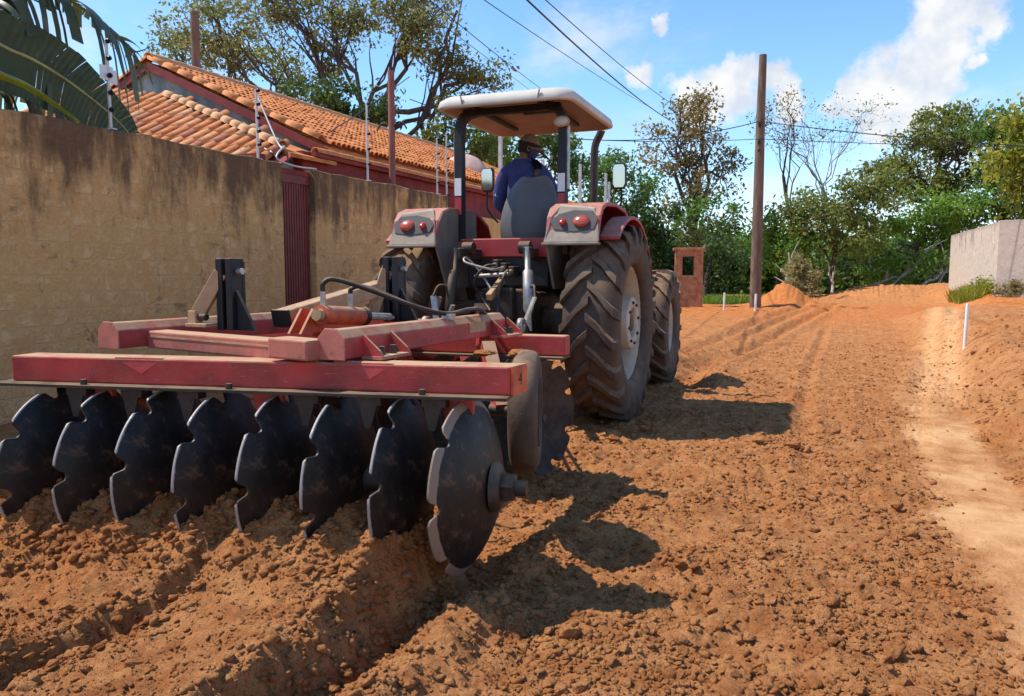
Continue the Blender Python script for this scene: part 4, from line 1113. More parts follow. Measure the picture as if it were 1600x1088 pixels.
# collar and pale stripe on the sleeve
MB().tube([Vector(dz((hx - 0.01 + 0.082 * math.cos(a), 0.45 + 0.075 * math.sin(a), 2.455 + 0.012 * math.sin(a)))) for a in [i * math.pi / 10 for i in range(21)]], 0.017, 8, False).build('collar', shirtm, DR)
stp = MB().tube([Vector(dz(Vector(shl).lerp(Vector(ell), t))) for t in (0.50, 0.72)], [0.078, 0.074], 16, False).build('sleeve_stripe', greym, DR)
# hands gripping the wheel rim: palm and five fingers each
for s, wr in ((-1, wrl), (1, wrr)):
    w = Vector(wr); palm = w + Vector((0.02 * -s, 0.055, -0.02)); kn = palm + Vector((0, 0.035, -0.005))
    hv = [w, palm, kn]; he = [(0, 1), (1, 2)]; hr = [.026, (.034, .018), (.036, .016)]
    for f in range(4):
        b = kn + Vector((s * (0.027 - 0.018 * f), 0.0, 0)); L = (0.034, 0.040, 0.038, 0.030)[f]
        i0 = len(hv); hv += [b + Vector((0, L * 0.8, -0.006)), b + Vector((0, L * 1.2, -L * 0.8)), b + Vector((0, L * 0.5, -L * 1.3))]
        he += [(2, i0), (i0, i0 + 1), (i0 + 1, i0 + 2)]; hr += [.0095, .0088, .008]
    i0 = len(hv); hv += [palm + Vector((-s * 0.035, 0.02, -0.012)), palm + Vector((-s * 0.04, 0.05, -0.03))]; he += [(1, i0), (i0, i0 + 1)]; hr += [.011, .0095]
    skin_obj('hand', [dz(p) for p in hv], he, hr, skinm, DR, 0, 1)

# ================================================================== BOUNDARY WALL, GATE, FENCE POSTS
def wallmat(name, base, base2, stain, top, streaks=1.0, block=True, zstain=(1.2, 2.75)):
    m = bpy.data.materials.new(name); m.use_nodes = True
    n = NT(m.node_tree)
    pos = n.n('ShaderNodeNewGeometry').outputs['Position']
    sp_ = n.n('ShaderNodeSeparateXYZ', {0: pos}); z = sp_.outputs[2]
    big = n.noise(pos, 1.1, 7, 0.7); mid = n.noise(pos, 6.5, 6, 0.7); fine = n.noise(pos, 45, 5, 0.65)
    stv = n.n('ShaderNodeMapping', {0: pos, 'Scale': (4.2, 4.2, 0.9)}).outputs[0]
    run = n.noise(stv, 1.0, 6, 0.7)
    c = n.mix(n.rng(mid, 0.32, 0.66), base, base2)
    c = n.mix(n.math('MULTIPLY', n.rng(fine, 0.5, 0.75), 0.35), c, tuple(min(1, k * 1.45) for k in base2))
    # weather stains: run-off from the top, growing patches lower down
    hz = n.rng(z, zstain[0], zstain[1])
    sm = n.math('ADD', n.math('MULTIPLY', hz, 0.66 * streaks), n.math('SUBTRACT', n.math('MULTIPLY', run, 1.7), 1.05))
    sm = n.math('ADD', sm, n.math('MULTIPLY', n.math('SUBTRACT', big, 0.5), 1.5))
    c = n.mix(n.rng(sm, 0.0, 0.6, 0, 0.9), c, stain)
    c = n.mix(n.math('MULTIPLY', n.rng(n.math('ADD', z, n.math('MULTIPLY', n.math('SUBTRACT', mid, 0.5), 0.35)), zstain[1] - 0.2, zstain[1] - 0.02), 0.4), c, top)
    dk = n.noise(pos, 3.1, 4, 0.7, 0.6)
    c = n.mix(n.math('MULTIPLY', n.rng(dk, 0.58, 0.70), 0.55), c, stain)
    h = n.math('ADD', n.math('MULTIPLY', mid, 1.0), n.math('MULTIPLY', fine, 0.4))
    if block:
        bv_ = n.n('ShaderNodeCombineXYZ', {0: n.math('ADD', sp_.outputs[1], n.math('MULTIPLY', sp_.outputs[0], 1.0)), 1: z, 2: 0.0}).outputs[0]
        bt = n.n('ShaderNodeTexBrick', {'Vector': bv_, 'Scale': 1.0, 'Mortar Size': 0.012, 'Mortar Smooth': 0.5, 'Brick Width': 0.29, 'Row Height': 0.145, 'Bias': 0.0})
        bt.inputs['Color1'].default_value = (1, 1, 1, 1); bt.inputs['Color2'].default_value = (0.8, 0.8, 0.8, 1); bt.inputs['Mortar'].default_value = (0, 0, 0, 1)
        gate = n.math('MULTIPLY', n.rng(mid, 0.42, 0.62), 0.75)
        h = n.math('ADD', h, n.math('MULTIPLY', n.math('MULTIPLY', bt.outputs['Color'], gate), 0.8))
        c = n.mix(n.math('MULTIPLY', n.math('MULTIPLY', bt.outputs['Fac'], gate), 0.35), c, (0.20, 0.12, 0.06))
    b = n.n('ShaderNodeBump', {'Strength': 0.6, 'Distance': 0.03, 'Height': h})
    p = n.n('ShaderNodeBsdfPrincipled', {'Base Color': c, 'Roughness': 0.92, 'Specular IOR Level': 0.15, 'Normal': b.outputs[0]})
    n.n('ShaderNodeOutputMaterial', {0: p.outputs[0]})
    return m
M['wall'] = wallmat('stained_plaster', (0.60, 0.325, 0.115), (0.78, 0.475, 0.21), (0.115, 0.070, 0.044), (0.14, 0.095, 0.062))
M['ochre'] = wallmat('ochre_plaster', (0.62, 0.36, 0.12), (0.68, 0.42, 0.16), (0.3, 0.17, 0.07), (0.3, 0.18, 0.08), 0.2, False)
M['pale_wall'] = wallmat('pale_plaster', (0.48, 0.41, 0.33), (0.60, 0.52, 0.43), (0.12, 0.085, 0.075), (0.20, 0.13, 0.11), 0.55, False, (1.7, 3.0))
M['pale_wall2'] = wallmat('beige_plaster', (0.46, 0.38, 0.31), (0.54, 0.45, 0.37), (0.20, 0.14, 0.11), (0.24, 0.16, 0.13), 0.1, False, (2.2, 3.05))
M['gate'] = mk('gate_maroon', (0.17, 0.018, 0.016), 0.5, 0.25, 7, 0.05, 60, dustbase=0.08, dustcol=(0.3, 0.16, 0.1))
M['maroon'] = mk('maroon_paint', (0.24, 0.035, 0.03), 0.8, 0.3, 2.5, 0.15, 20)
M['teal'] = mk('teal_plaster', (0.11, 0.20, 0.21), 0.9, 0.35, 1.6, 0.1, 20, col2=(0.34, 0.42, 0.40))
M['galv'] = mk('galvanised_post', (0.55, 0.53, 0.50), 0.5, 0.15, 8, metal=0.3)
M['insul'] = mk('black_insulator', (0.015, 0.015, 0.018), 0.35, 0.1)
M['timber'] = mk('weathered_timber', (0.16, 0.105, 0.075), 0.9, 0.35, 12, 0.3, 60, streak=True)
M['rustpost'] = mk('rusty_post', (0.26, 0.10, 0.075), 0.8, 0.3, 9, 0.15, 60, streak=True)
M['wire'] = mk('cable_black', (0.02, 0.02, 0.022), 0.6, 0.1)
M['white_paint'] = mk('white_paint', (0.78, 0.78, 0.76), 0.5, 0.06)

def wall_run(name, p0, p1, z0, z1, thick, mat, seed=1, top_jit=0.018, step=0.12):
    """plaster wall with an uneven worn top edge"""
    a, b = Vector((p0[0], p0[1], 0)), Vector((p1[0], p1[1], 0)); d = (b - a); L = d.length; d.normalize(); nn = Vector((-d.y, d.x, 0)) * thick / 2
    N = max(2, int(L / step)); V = []; F = []
    for i in range(N + 1):
        t = L * i / N; c = a + d * t
        j = top_jit * float(perlin(np.array([t * 3.1]), np.array([seed * 5.3]), 8)[0]) + top_jit * 0.5 * float(perlin(np.array([t * 11.0]), np.array([seed * 2.3]), 9)[0])
        z = z1 + j
        V += [c - nn + Vector((0, 0, z0)), c + nn + Vector((0, 0, z0)), c + nn + Vector((0, 0, z - 0.01)), c + nn * 0.7 + Vector((0, 0, z)), c - nn * 0.7 + Vector((0, 0, z)), c - nn + Vector((0, 0, z - 0.012))]
    for i in range(N):
        for k in range(6): F.append((i * 6 + k, i * 6 + (k + 1) % 6, i * 6 + 6 + (k + 1) % 6, i * 6 + 6 + k))
    F += [tuple(range(6)), tuple(range(N * 6, N * 6 + 6))]
    return MB().add(V, F).build(name, mat)
WX = -6.375   # centre line of the wall, face at -6.3
o = wall_run('boundary_wall', (WX, -4.0), (WX, 7.47), -0.2, 2.655, 0.15, M['wall'], 1)
tag(o, 'long stained ochre plaster wall left of the maroon gate', 'wall')
o = wall_run('boundary_wall', (WX, 8.08), (WX, 11.62), -0.2, 2.66, 0.15, M['wall'], 2)
tag(o, 'stained plaster wall between the maroon gate and the tractor fender', 'wall')
o = wall_run('yellow_wall', (WX - 0.12, 11.63), (WX - 0.12, 24.0), -0.2, 2.42, 0.15, M['ochre'], 3)
tag(o, 'plain yellow ochre wall seen behind the tractor canopy post', 'wall')
# gate of narrow upright sheets in a frame
gt = empty('gate', (WX - 0.02, 7.775, 0))
tag(gt, 'narrow maroon metal gate with upright slats set in the wall', 'gate')
for k in range(12):
    y = -0.262 + 0.0476 * k
    MB().box((0, y, 1.28), (0.022, 0.036, 2.36), bev=0.005).build('slat', M['gate'], gt)
MB().box((-0.02, 0, 1.3), (0.012, 0.60, 2.42)).build('back_sheet', M['gate'], gt)
for z_, h_ in ((2.50, 0.10), (0.08, 0.08)): MB().box((0.0, 0, z_), (0.06, 0.60, h_)).build('frame_rail', M['gate'], gt)
MB().box((-0.03, 0.0, 2.585), (0.12, 0.60, 0.06)).build('lintel', M['maroon'], gt)

def fence_post(x, y, z0, h, label, n_ins=5, lean=0.0, plate=False, yaw=0.0):
    p = empty('fence_post', (x, y, z0)); p.rotation_euler = (lean * 0.4, lean, yaw)
    tag(p, label, 'fence post', 'electric fence posts along the wall top')
    MB().box((0, 0, h / 2), (0.024, 0.024, h), bev=0.004).build('shaft', M['galv'], p)
    MB().box((0, 0, 0.006), (0.10, 0.05, 0.012)).build('base_plate', M['galv'], p)
    for k in range(n_ins):
        zz = h * (0.22 + 0.76 * k / max(1, n_ins - 1))
        MB().lathe([(0.008, 0.0), (0.022, 0.012), (0.012, 0.022), (0.024, 0.036), (0.010, 0.048), (0.008, 0.05)], 10, (0, 0, 0), 'X').build('insulator', M['insul'], p, (0.012, 0.0, zz), (0, 0, R(-20)))
    if plate:
        MB().box((0.006, -0.02, h * 0.63), (0.006, 0.14, 0.13)).box((0.0065, 0.055, h * 0.60), (0.006, 0.07, 0.13)).build('warning_plate', M['white_tape'], p)
    return p
fence_post(WX, 5.2, 2.66, 0.82, 'fence post with white plates on the wall beside the banana leaves', 5, R(-1.5), True)
fence_post(WX, 7.15, 2.65, 0.80, 'fence post on the wall in front of the barrel tiled roof', 5)
fence_post(WX, 9.38, 2.655, 1.10, 'tall fence post on the wall right of the gate', 5)
fence_post(WX, 11.4, 2.66, 0.92, 'thin fence post near the end of the stained wall', 4)
fence_post(WX - 0.12, 11.95, 2.42, 1.35, 'tall fence post nearest the canopy post and satellite dish', 6)
for k, (px, pt, pb, d_, lb) in enumerate(((782, 216, 300, 17, 'pale fence post seen through the cab left of the driver'), (848, 250, 300, 20, 'pale fence post seen through the cab right of the driver'),
                              (906, 258, 330, 22, 'pale fence post seen beside the right canopy post'), (946, 272, 330, 24, 'pale fence post between exhaust pipe and mirror'), (951, 285, 330, 25.5, 'short pale fence post next to the right mirror arm'))):
    b = at(px, 330, d_); t = at(px, pt, d_)
    q = empty('fence_post', (b.x, b.y, gz(b.x, b.y))); tag(q, lb, 'fence post', 'pale posts along the far boundary')
    MB().box((0, 0, (t.z - q.location.z) / 2), (0.075, 0.075, t.z - q.location.z), bev=0.01).build('shaft', M['galv'], q)
# cable drooping from the house to the wall
tag(MB().tube(smooth_path([(-7.4, 8.3, 3.75), (-6.9, 8.1, 3.05), (-6.7, 8.0, 2.93), (-6.5, 7.75, 2.90), (-6.4, 7.5, 2.72), (-6.36, 7.8, 2.66), (-6.36, 8.2, 2.675)], 8), 0.011, 6).build('service_cable', M['galv']), 'pale cable sagging from the lower roof to the gate lintel', 'cable')
tag(MB().tube(smooth_path([at(262, 142, 12.6), at(330, 178, 11.6), at(395, 222, 10.4), at(425, 238, 9.9)], 8), 0.012, 6).build('service_cable', M['galv']), 'pale cable lying across the barrel tiles of the lower roof', 'cable')
tag(MB().tube(smooth_path([at(495, 224, 11.3), at(525, 200, 12.5), at(560, 178, 14), at(640, 120, 18)], 8), 0.010, 6).build('service_cable', M['wire']), 'thin cable rising from the roof corner towards the big tree', 'cable')

# ================================================================== HOUSE
tilec = []
for k, c in enumerate([(0.55, 0.195, 0.062), (0.61, 0.26, 0.10), (0.47, 0.155, 0.05), (0.38, 0.14, 0.065), (0.57, 0.29, 0.135)]):
    tilec.append(mk('clay_tile', c, 0.85, 0.25, 14, 0.12, 60))
M['tile_up'] = mk('clay_tile_field', (0.60, 0.175, 0.042), 0.85, 0.3, 3.5, 0.15, 50, col2=(0.68, 0.25, 0.07))
M['cap_tile'] = mk('ridge_tile', (0.57, 0.30, 0.14), 0.85, 0.25, 10, 0.1, 60)
M['verge_tile'] = mk('verge_tile', (0.60, 0.215, 0.065), 0.85, 0.25, 10, 0.1, 60)
M['barge'] = mk('barge_board', (0.20, 0.028, 0.026), 0.7, 0.2, 5, 0.05)
HX0, HY0 = -10.47, 9.268
house = empty('house', (HX0, HY0, 0))
tag(house, 'low house with orange clay tile roof and teal gable behind the wall', 'house')
ho = Vector((HX0, HY0, 0))
def B(mb, name, mat, parent=None, bevel=0.0): return mb.build(name, mat, parent or house, off=ho, bevel=bevel)
RZ, EZ, EX, LEN = 4.76, 3.19, -7.0, 11.5
slope = (RZ - EZ) / (EX - HX0)
LX = HX0 - 3.5
B(MB().prism([(LX + 0.35, HY0 + 0.06, -0.2), (EX - 0.35, HY0 + 0.06, -0.2), (EX - 0.35, HY0 + 0.06, EZ + 0.03), (HX0, HY0 + 0.06, RZ - 0.10), (LX + 0.35, HY0 + 0.06, EZ + 0.03)], (0, LEN - 0.7, 0)), 'wall', M['teal'])
# red painted lower wall towards the street
B(MB().box((-6.95, HY0 + 4.6, 1.45), (0.16, 10.6, 3.1)), 'street_wall', M['maroon'])
B(MB().bar((-6.82, HY0 - 0.55, 2.965), (-6.82, HY0 + 9.9, 2.965), 0.10, 0.06), 'wall_coping', M['maroon'])
# roof decks
deck = 0.05
for sx, xe in ((1, EX), (-1, LX)):
    xr = HX0
    B(MB().prism([(xr, HY0, RZ - 0.09), (xe, HY0, EZ - 0.09), (xe, HY0, EZ - 0.03), (xr, HY0, RZ - 0.03)], (0, LEN, 0)), 'roof_deck', M['tile_up'])
    B(MB().bar((xr, HY0 - 0.012, RZ - 0.10), (xe, HY0 - 0.012, EZ - 0.10), 0.03, 0.11, up=(0, 0, 1)), 'barge_board', M['barge'])
# tiles of the street slope, columns of overlapping barrels running down from ridge to eave
def barrel(L, r0, r1, seg=5, thick=0.012, arc=170):
    """tile along -Y falling; open side down; origin at its upper end"""
    V = []; F = []
    for (yy, rr) in ((0.0, r0), (-L, r1)):
        for k in range(seg + 1):
            an = R(90 - arc / 2 + arc * k / seg)
            V.append((rr * math.cos(an), yy, rr * math.sin(an) - r0 * 0.35))
        for k in range(seg + 1):
            an = R(90 - arc / 2 + arc * k / seg)
            V.append(((rr - thick) * math.cos(an), yy, (rr - thick) * math.sin(an) - r0 * 0.35))
    m = seg + 1; q = 2 * m
    for k in range(seg):
        F.append((k, k + 1, q + k + 1, q + k)); F.append((m + k + 1, m + k, q + m + k, q + m + k + 1))
        F.append((q + k, q + k + 1, q + m + k + 1, q + m + k)); F.append((k + 1, k, m + k, m + k + 1))
    return V, F
V = []; F = []
tr_ = np.random.default_rng(31)
sl_len = math.hypot(EX - HX0, RZ - EZ); su = Vector((EX - HX0, 0, EZ - RZ)).normalized(); sn = Vector((-su.z, 0, su.x)); 
if sn.z < 0: sn = -sn
bv0, bf0 = barrel(0.30, 0.052, 0.062, 4, 0.010)
ncol = int(LEN / 0.122)
for c in range(ncol):
    yc = HY0 + 0.14 + c * 0.122
    for r_ in range(15):
        s0 = r_ * 0.272 - 0.02
        if s0 + 0.25 > sl_len + 0.12: continue
        lift = 0.03 + tr_.normal(0, .004); jj = tr_.normal(0, .006)
        b = len(V)
        for (x, y, z) in bv0:
            P = Vector((HX0, yc + x + jj, RZ)) + su * (s0 - y) + sn * (z + lift + (0.014 if y < -0.2 else 0.0))
            V.append(P - ho)
        F += [tuple(i + b for i in f) for f in bf0]
me = bpy.data.meshes.new('roof_tiles'); me.from_pydata(V, [], F); me.materials.append(M['tile_up'])
tag(link('roof_tiles', me, house), kind='stuff')
# verge cap tiles along the gable edge and ridge tiles
def cap_line(p0, p1, L, r0, mat, name='verge_tile', over=0.04, parent=None, arc=180):
    p0, p1 = Vector(p0), Vector(p1); d = (p1 - p0); n_ = int(d.length / L); d.normalize()
    v, f = barrel(L + over, r0 * 0.9, r0, 6, 0.014, arc)
    mb = MB().add(v, f, True); oo = mb.build(name, mat, parent or house); me_ = oo.data
    x = d.cross(Vector((0, 0, 1))).normalized(); z = x.cross(d)
    rot = Matrix((x, -d, z)).transposed()
    rot = Matrix((-x, -d, z)).transposed()
    for k in range(n_):
        q = oo if k == 0 else link(name, me_, parent or house)
        q.matrix_local = Matrix.Translation(p0 + d * (L * k) - ho + Vector((0, tr_.normal(0, .004), 0.012 * 1))) @ rot.to_4x4()
cap_line((HX0, HY0 + 0.05, RZ + 0.035), (EX + 0.1, HY0 + 0.05, EZ + 0.0), 0.33, 0.08, M['verge_tile'])
cap_line((HX0, HY0 + 0.05, RZ + 0.035), (LX, HY0 + 0.05, EZ), 0.36, 0.095, M['verge_tile'])
cap_line((HX0, HY0, RZ + 0.05), (HX0, HY0 + LEN, RZ + 0.05), 0.36, 0.11, M['cap_tile'], 'ridge_tile')
cap_line((-6.82, HY0 - 0.5, 3.01), (-6.82, HY0 + 9.0, 3.01), 0.40, 0.085, M['verge_tile'], 'coping_tile')
# hipped lower roof in front of the gable: plane z = zt + ax*(x-xt) + ay*(y-yt)
XT, YT, ZT = -10.03, 9.248, 4.10
AX_, AY_ = -0.175, 0.60
def lz(x, y): return ZT + AX_ * (x - XT) + AY_ * (y - YT)
EY = 7.45
lower = empty('lower_roof', (0, 0, 0), 0, house)
fall = Vector((0, -1, -AY_)).normalized()
xv = Vector((1, 0, AX_)).normalized(); zv = xv.cross(-fall).normalized()
if zv.z < 0: zv = -zv
rotT = Matrix((xv, -fall, zv)).transposed()
bv1, bf1 = barrel(0.40, 0.070, 0.092, 6, 0.014)
tme = []
for c in tilec:
    oo = MB().add(bv1, bf1, True).build('roof_tile', c); tme.append(oo.data); bpy.data.objects.remove(oo)
hipx0, hipy0, hipx1, hipy1 = XT, YT, -6.75, 8.18
for c in range(26):
    x = -11.9 + 0.197 * c
    ytop = YT if x < hipx0 else hipy0 + (x - hipx0) / (hipx1 - hipx0) * (hipy1 - hipy0)
    y = ytop
    k = 0
    L = 0.34
    y = YT - (tr_.random() * 0.0)
    rows_ = int((YT - EY) * math.sqrt(1 + AY_ ** 2) / L) + 1
    for k in range(rows_):
        yk = YT - k * L / math.sqrt(1 + AY_ ** 2)
        if yk - 0.22 > ytop: continue
        q = link('roof_tile', tme[int(tr_.choice(5, p=[.34, .26, .16, .1, .14]))], lower)
        P = Vector((x + tr_.normal(0, .006), yk, lz(x, yk) + 0.05))
        q.matrix_local = Matrix.Translation(P - ho) @ rotT.to_4x4() @ Matrix.Rotation(tr_.normal(0, .012), 4, 'Z') @ Matrix.Rotation(R(2.0), 4, 'X')
B(MB().prism([(-12.2, YT, lz(-12.2, YT) - 0.06), (hipx0, YT, lz(hipx0, YT) - 0.06), (hipx1, hipy1, lz(hipx1, hipy1) - 0.06), (hipx1, EY + 0.1, lz(hipx1, EY + 0.1) - 0.06), (-12.2, EY + 0.1, lz(-12.2, EY + 0.1) - 0.06)], (0, 0, 0.03)), 'deck', M['maroon'], lower)
# slope beyond the hip, falling to the street
B(MB().prism([(hipx0, YT, lz(hipx0, YT) - 0.03), (hipx1, hipy1, lz(hipx1, hipy1) - 0.03), (hipx1, HY0 - 0.1, lz(hipx1, hipy1) - 0.02)], (0, 0, 0.05)), 'side_slope', M['tile_up'], lower)
cap_line((hipx0, YT - 0.02, lz(hipx0, YT) + 0.07), (hipx1, hipy1, lz(hipx1, hipy1) + 0.07), 0.265, 0.088, M['cap_tile'], 'hip_tile', 0.03)
B(MB().box((-9.5, EY + 0.35, 1.4), (5.2, 0.15, 2.9)), 'porch_wall', M['maroon'])
# satellite dish above the far eave
dish = empty('satellite_dish', at(728, 262, 17.5))
tag(dish, 'faded pink satellite dish on the house behind the canopy post', 'satellite dish')
V = [];
rim_n = 36
mb = MB().lathe([(0.001, 0.0), (0.12, 0.01), (0.25, 0.04), (0.38, 0.095), (0.48, 0.155), (0.49, 0.155), (0.39, 0.085), (0.25, 0.025), (0.001, -0.012)], rim_n, axis='Y')
dm_ = mb.build('reflector', mk('dish_paint', (0.55, 0.36, 0.29), 0.7, 0.15), dish, (0, 0, 0), (R(-28), 0, R(32)))
MB().tube([(0, 0.05, 0), (0, 0.22, -0.3), (0, 0.25, -0.9)], 0.03, 8).build('mount', M['galv'], dish)

# ================================================================== POLES AND LINES
def gnd(x, y): return gz(x, y)
pole = empty('utility_pole', (-2.84, 26.2, gnd(-2.84, 26.2) - 0.05))
tag(pole, 'tall dark wooden utility pole standing beyond the road ruts', 'utility pole')
MB().tube([(0, 0, 0), (0, 0, 3), (0, 0, 6), (0.02, 0, 8.05)], [0.185, 0.165, 0.14, 0.115], 16).build('shaft', M['timber'], pole)
for z, w in ((5.85, 0.5), (5.3, 0.35)):
    MB().box((0.0, -0.16, z), (0.10, 0.10, 0.10), bev=0.01).build('bracket', M['darkmetal'], pole)
for k, z in enumerate((5.85, 5.3, 5.0)):
    MB().lathe([(0.01, 0), (0.045, 0.02), (0.03, 0.05), (0.045, 0.08), (0.01, 0.1)], 12, (0.0, -0.24, z), 'Z').build('insulator', M['insul'], pole)
sp_ = empty('steel_post', (-6.6, 10.38, 0))
tag(sp_, 'rusty steel post with hooked arms behind the stained wall', 'post')
MB().tube([(0, 0, 0), (0, 0, 3.2), (0, 0, 4.45)], 0.052, 12).build('shaft', M['rustpost'], sp_)
for s in (-1, 1):
    MB().tube(smooth_path([(0, 0, 3.55), (s * 0.10, 0, 3.66), (s * 0.2, 0, 3.65), (s * 0.27, 0, 3.56)], 5), 0.013, 8).build('hook', M['wire'], sp_)
p = at(307, 112, 20)
wp = empty('timber_post', (p.x, p.y, 0)); tag(wp, 'thick brown timber post rising above the house roof', 'post')
MB().tube([(0, 0, 0), (0, 0, 4), (0, 0, 8.1)], [0.13, 0.12, 0.105], 10).build('shaft', M['timber'], wp)
def wire(a, b, sag, r_, label, group='overhead lines'):
    a, b = Vector(a), Vector(b)
    pts = [a.lerp(b, i / 20) - Vector((0, 0, sag * 4 * (i / 20) * (1 - i / 20))) for i in range(21)]
    tag(MB().tube(pts, r_, 6).build('power_line', M['wire']), label, 'power line', group)
wire(at(745, -75, 13), at(1050, 190, 42), 0.25, 0.020, 'thickest black overhead line slanting down to the olive tree')
wire(at(770, -75, 14), at(1062, 170, 42), 0.2, 0.012, 'thin overhead line just above the thickest black one')
wire(at(640, -80, 14), at(1010, 165, 46), 0.1, 0.011, 'faint overhead line slanting above the canopy from the top edge')
wire(at(600, -60, 13), at(885, 165, 46), 0.15, 0.011, 'overhead line slanting down behind the canopy roof')
wire(at(560, -60, 12), at(840, 150, 44), 0.0, 0.009, 'overhead line passing in front of the big tree crown')
wire(at(640, 155, 24), (-2.84, 25.96, pole.location.z + 5.95), 0.9, 0.014, 'overhead line running from the canopy to the utility pole')
wire(at(640, 190, 26), (-2.84, 25.96, pole.location.z + 5.4), 0.3, 0.010, 'lower faint line reaching the utility pole from the left')
wire((-2.84, 25.96, pole.location.z + 5.95), at(1760, 236, 19), 0.12, 0.014, 'upper overhead line from the utility pole to the right edge')
wire((-2.84, 25.96, pole.location.z + 5.4), at(1760, 232, 22), 0.05, 0.010, 'lower overhead line from the utility pole to the right edge')

# ================================================================== FAR THINGS ON THE GROUND
# ruined brick gate pier with an opening
bp = at(1075, 475, 26.0); bz = gnd(bp.x, bp.y)
M['brick'] = mk('orange_brick', (0.46, 0.16, 0.07), 0.9, 0.3, 5, 0.3, 22, col2=(0.55, 0.26, 0.13))
pier = empty('brick_pier', (bp.x, bp.y, bz), R(14)); tag(pier, 'orange brick pier with a square opening left of the utility pole', 'pier')
top_ = at(1075, 390, 26.0).z - bz
MB().box((0, 0, 0.5), (0.92, 0.4, 1.1)).box((-0.34, 0, 1.36), (0.24, 0.4, 0.66)).box((0.31, 0, 1.36), (0.30, 0.4, 0.66)).box((0, 0, 1.80), (0.92, 0.4, 0.24)).build('pier_body', M['brick'], pier, bevel=0.015)
MB().box((0, 0, top_ + 0.0), (1.06, 0.5, 0.09), bev=0.01).build('cap', M['brick'], pier)
# survey stakes
def stake(x, y, h, label, r_=0.03):
    s_ = MB().cyl((0, 0, -0.05), (0.012, 0, h), r_, 10).cyl((0.012, 0, h), (0.012, 0, h + 0.012), r_ * 0.8, 10).build('survey_stake', M['white_paint'])
    s_.location = (x, y, gz(x, y)); tag(s_, label, 'stake', 'white survey stakes')
stake(1.53, 12.7, 0.62, 'white survey stake on the bank at the right, the nearest one', 0.024)
stake(-3.60, 24.6, 0.55, 'white survey stake left of the utility pole', 0.03)
stake(-2.66, 24.6, 0.50, 'white survey stake directly in front of the utility pole', 0.035)
# pale compound wall at the right
rw = wall_run('compound_wall', (4.16, 27.67), (3.78, 36.5), 0.2, 2.98, 0.15, M['pale_wall'], 6, 0.006, 0.5)
tag(rw, 'pale plaster wall running away at the right with dark run-off streaks', 'wall')
rw = wall_run('compound_wall', (4.09, 27.60), (9.5, 25.4), 0.2, 2.99, 0.15, M['pale_wall2'], 7, 0.004, 0.5)
tag(rw, 'plain beige end of the compound wall facing the camera at the right edge', 'wall')
tag(MB().bar((4.0, 27.25, 0.62), (9.5, 25.05, 0.62), 0.5, 0.25).build('wall_footing', M['pale_wall2']), 'low concrete footing under the beige wall at the right edge', 'footing')

# ================================================================== VEGETATION
M['bark'] = mk('bark', (0.085, 0.062, 0.05), 0.95, 0.4, 9, 0.4, 40, streak=True)
M['bark_pale'] = mk('pale_bark', (0.33, 0.29, 0.24), 0.9, 0.3, 9, 0.3, 40, streak=True)
L_ = {
    'olive': leafmat('leaf_olive', (0.09, 0.12, 0.026), (0.20, 0.23, 0.045), (0.33, 0.33, 0.08), 0.5),
    'grey': leafmat('leaf_greyish', (0.10, 0.115, 0.042), (0.21, 0.22, 0.075), (0.32, 0.31, 0.115), 0.5),
    'brown': leafmat('leaf_browning', (0.122, 0.105, 0.037), (0.263, 0.210, 0.074), (0.420, 0.297, 0.125), 0.5),
    'green': leafmat('leaf_green', (0.053, 0.109, 0.021), (0.114, 0.219, 0.036), (0.210, 0.333, 0.059), 0.5),
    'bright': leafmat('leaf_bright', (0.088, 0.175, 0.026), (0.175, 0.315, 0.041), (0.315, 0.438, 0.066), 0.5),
    'dark': leafmat('leaf_dark', (0.031, 0.062, 0.015), (0.061, 0.114, 0.026), (0.114, 0.175, 0.041), 0.5),
    'yellow': leafmat('leaf_yellowing', (0.120, 0.180, 0.022), (0.270, 0.300, 0.035), (0.520, 0.430, 0.055), 0.5),
    'dry': leafmat('leaf_dry', (0.210, 0.175, 0.074), (0.333, 0.280, 0.118), (0.455, 0.367, 0.147), 0.5),
}
vr = np.random.default_rng(77)
def leaves_mesh(name, C, rad, n_per, size, mat, seed, flat=0.75, cvar=None, aspect=0.5):
    """leaf-sized four-point blades spread through clumps C (k,3)"""
    r_ = np.random.default_rng(seed)
    k = len(C); N = k * n_per
    ci = np.repeat(np.arange(k), n_per)
    rad = np.asarray(rad) if np.ndim(rad) else np.full(k, rad)
    d = r_.normal(size=(N, 3)); d /= np.linalg.norm(d, axis=1, keepdims=True)
    rr = rad[ci] * (r_.random(N) ** 0.45) * (1 + 0.35 * r_.normal(size=N) * (r_.random(N) < .25))
    P = C[ci] + d * rr[:, None] * np.array([1, 1, flat])
    nrm = r_.normal(size=(N, 3)) * 0.8 + d * 0.4 + np.array([0, 0, 0.5]); nrm /= np.linalg.norm(nrm, axis=1, keepdims=True)
    t = r_.normal(size=(N, 3)); t -= nrm * (t * nrm).sum(1, keepdims=True); t /= np.linalg.norm(t, axis=1, keepdims=True)
    b = np.cross(nrm, t)
    s = size * r_.uniform(0.55, 1.35, N)[:, None]
    droop = np.array([0, 0, -0.18])
    V = np.stack([P - t * s * 0.5, P + b * s * aspect * 0.5 - nrm * s * 0.06, P + t * s * 0.5 + droop * s, P - b * s * aspect * 0.5 - nrm * s * 0.06], 1).reshape(-1, 3)
    F = np.arange(N * 4).reshape(N, 4)
    cv = (r_.uniform(0.15, 0.85, k) if cvar is None else cvar)
    var = np.clip(cv[ci] * 0.6 + 0.4 * r_.random(N), 0, 1)
    return np_mesh(name, V, F, mat, False, {'leafvar': np.repeat(var, 4)})
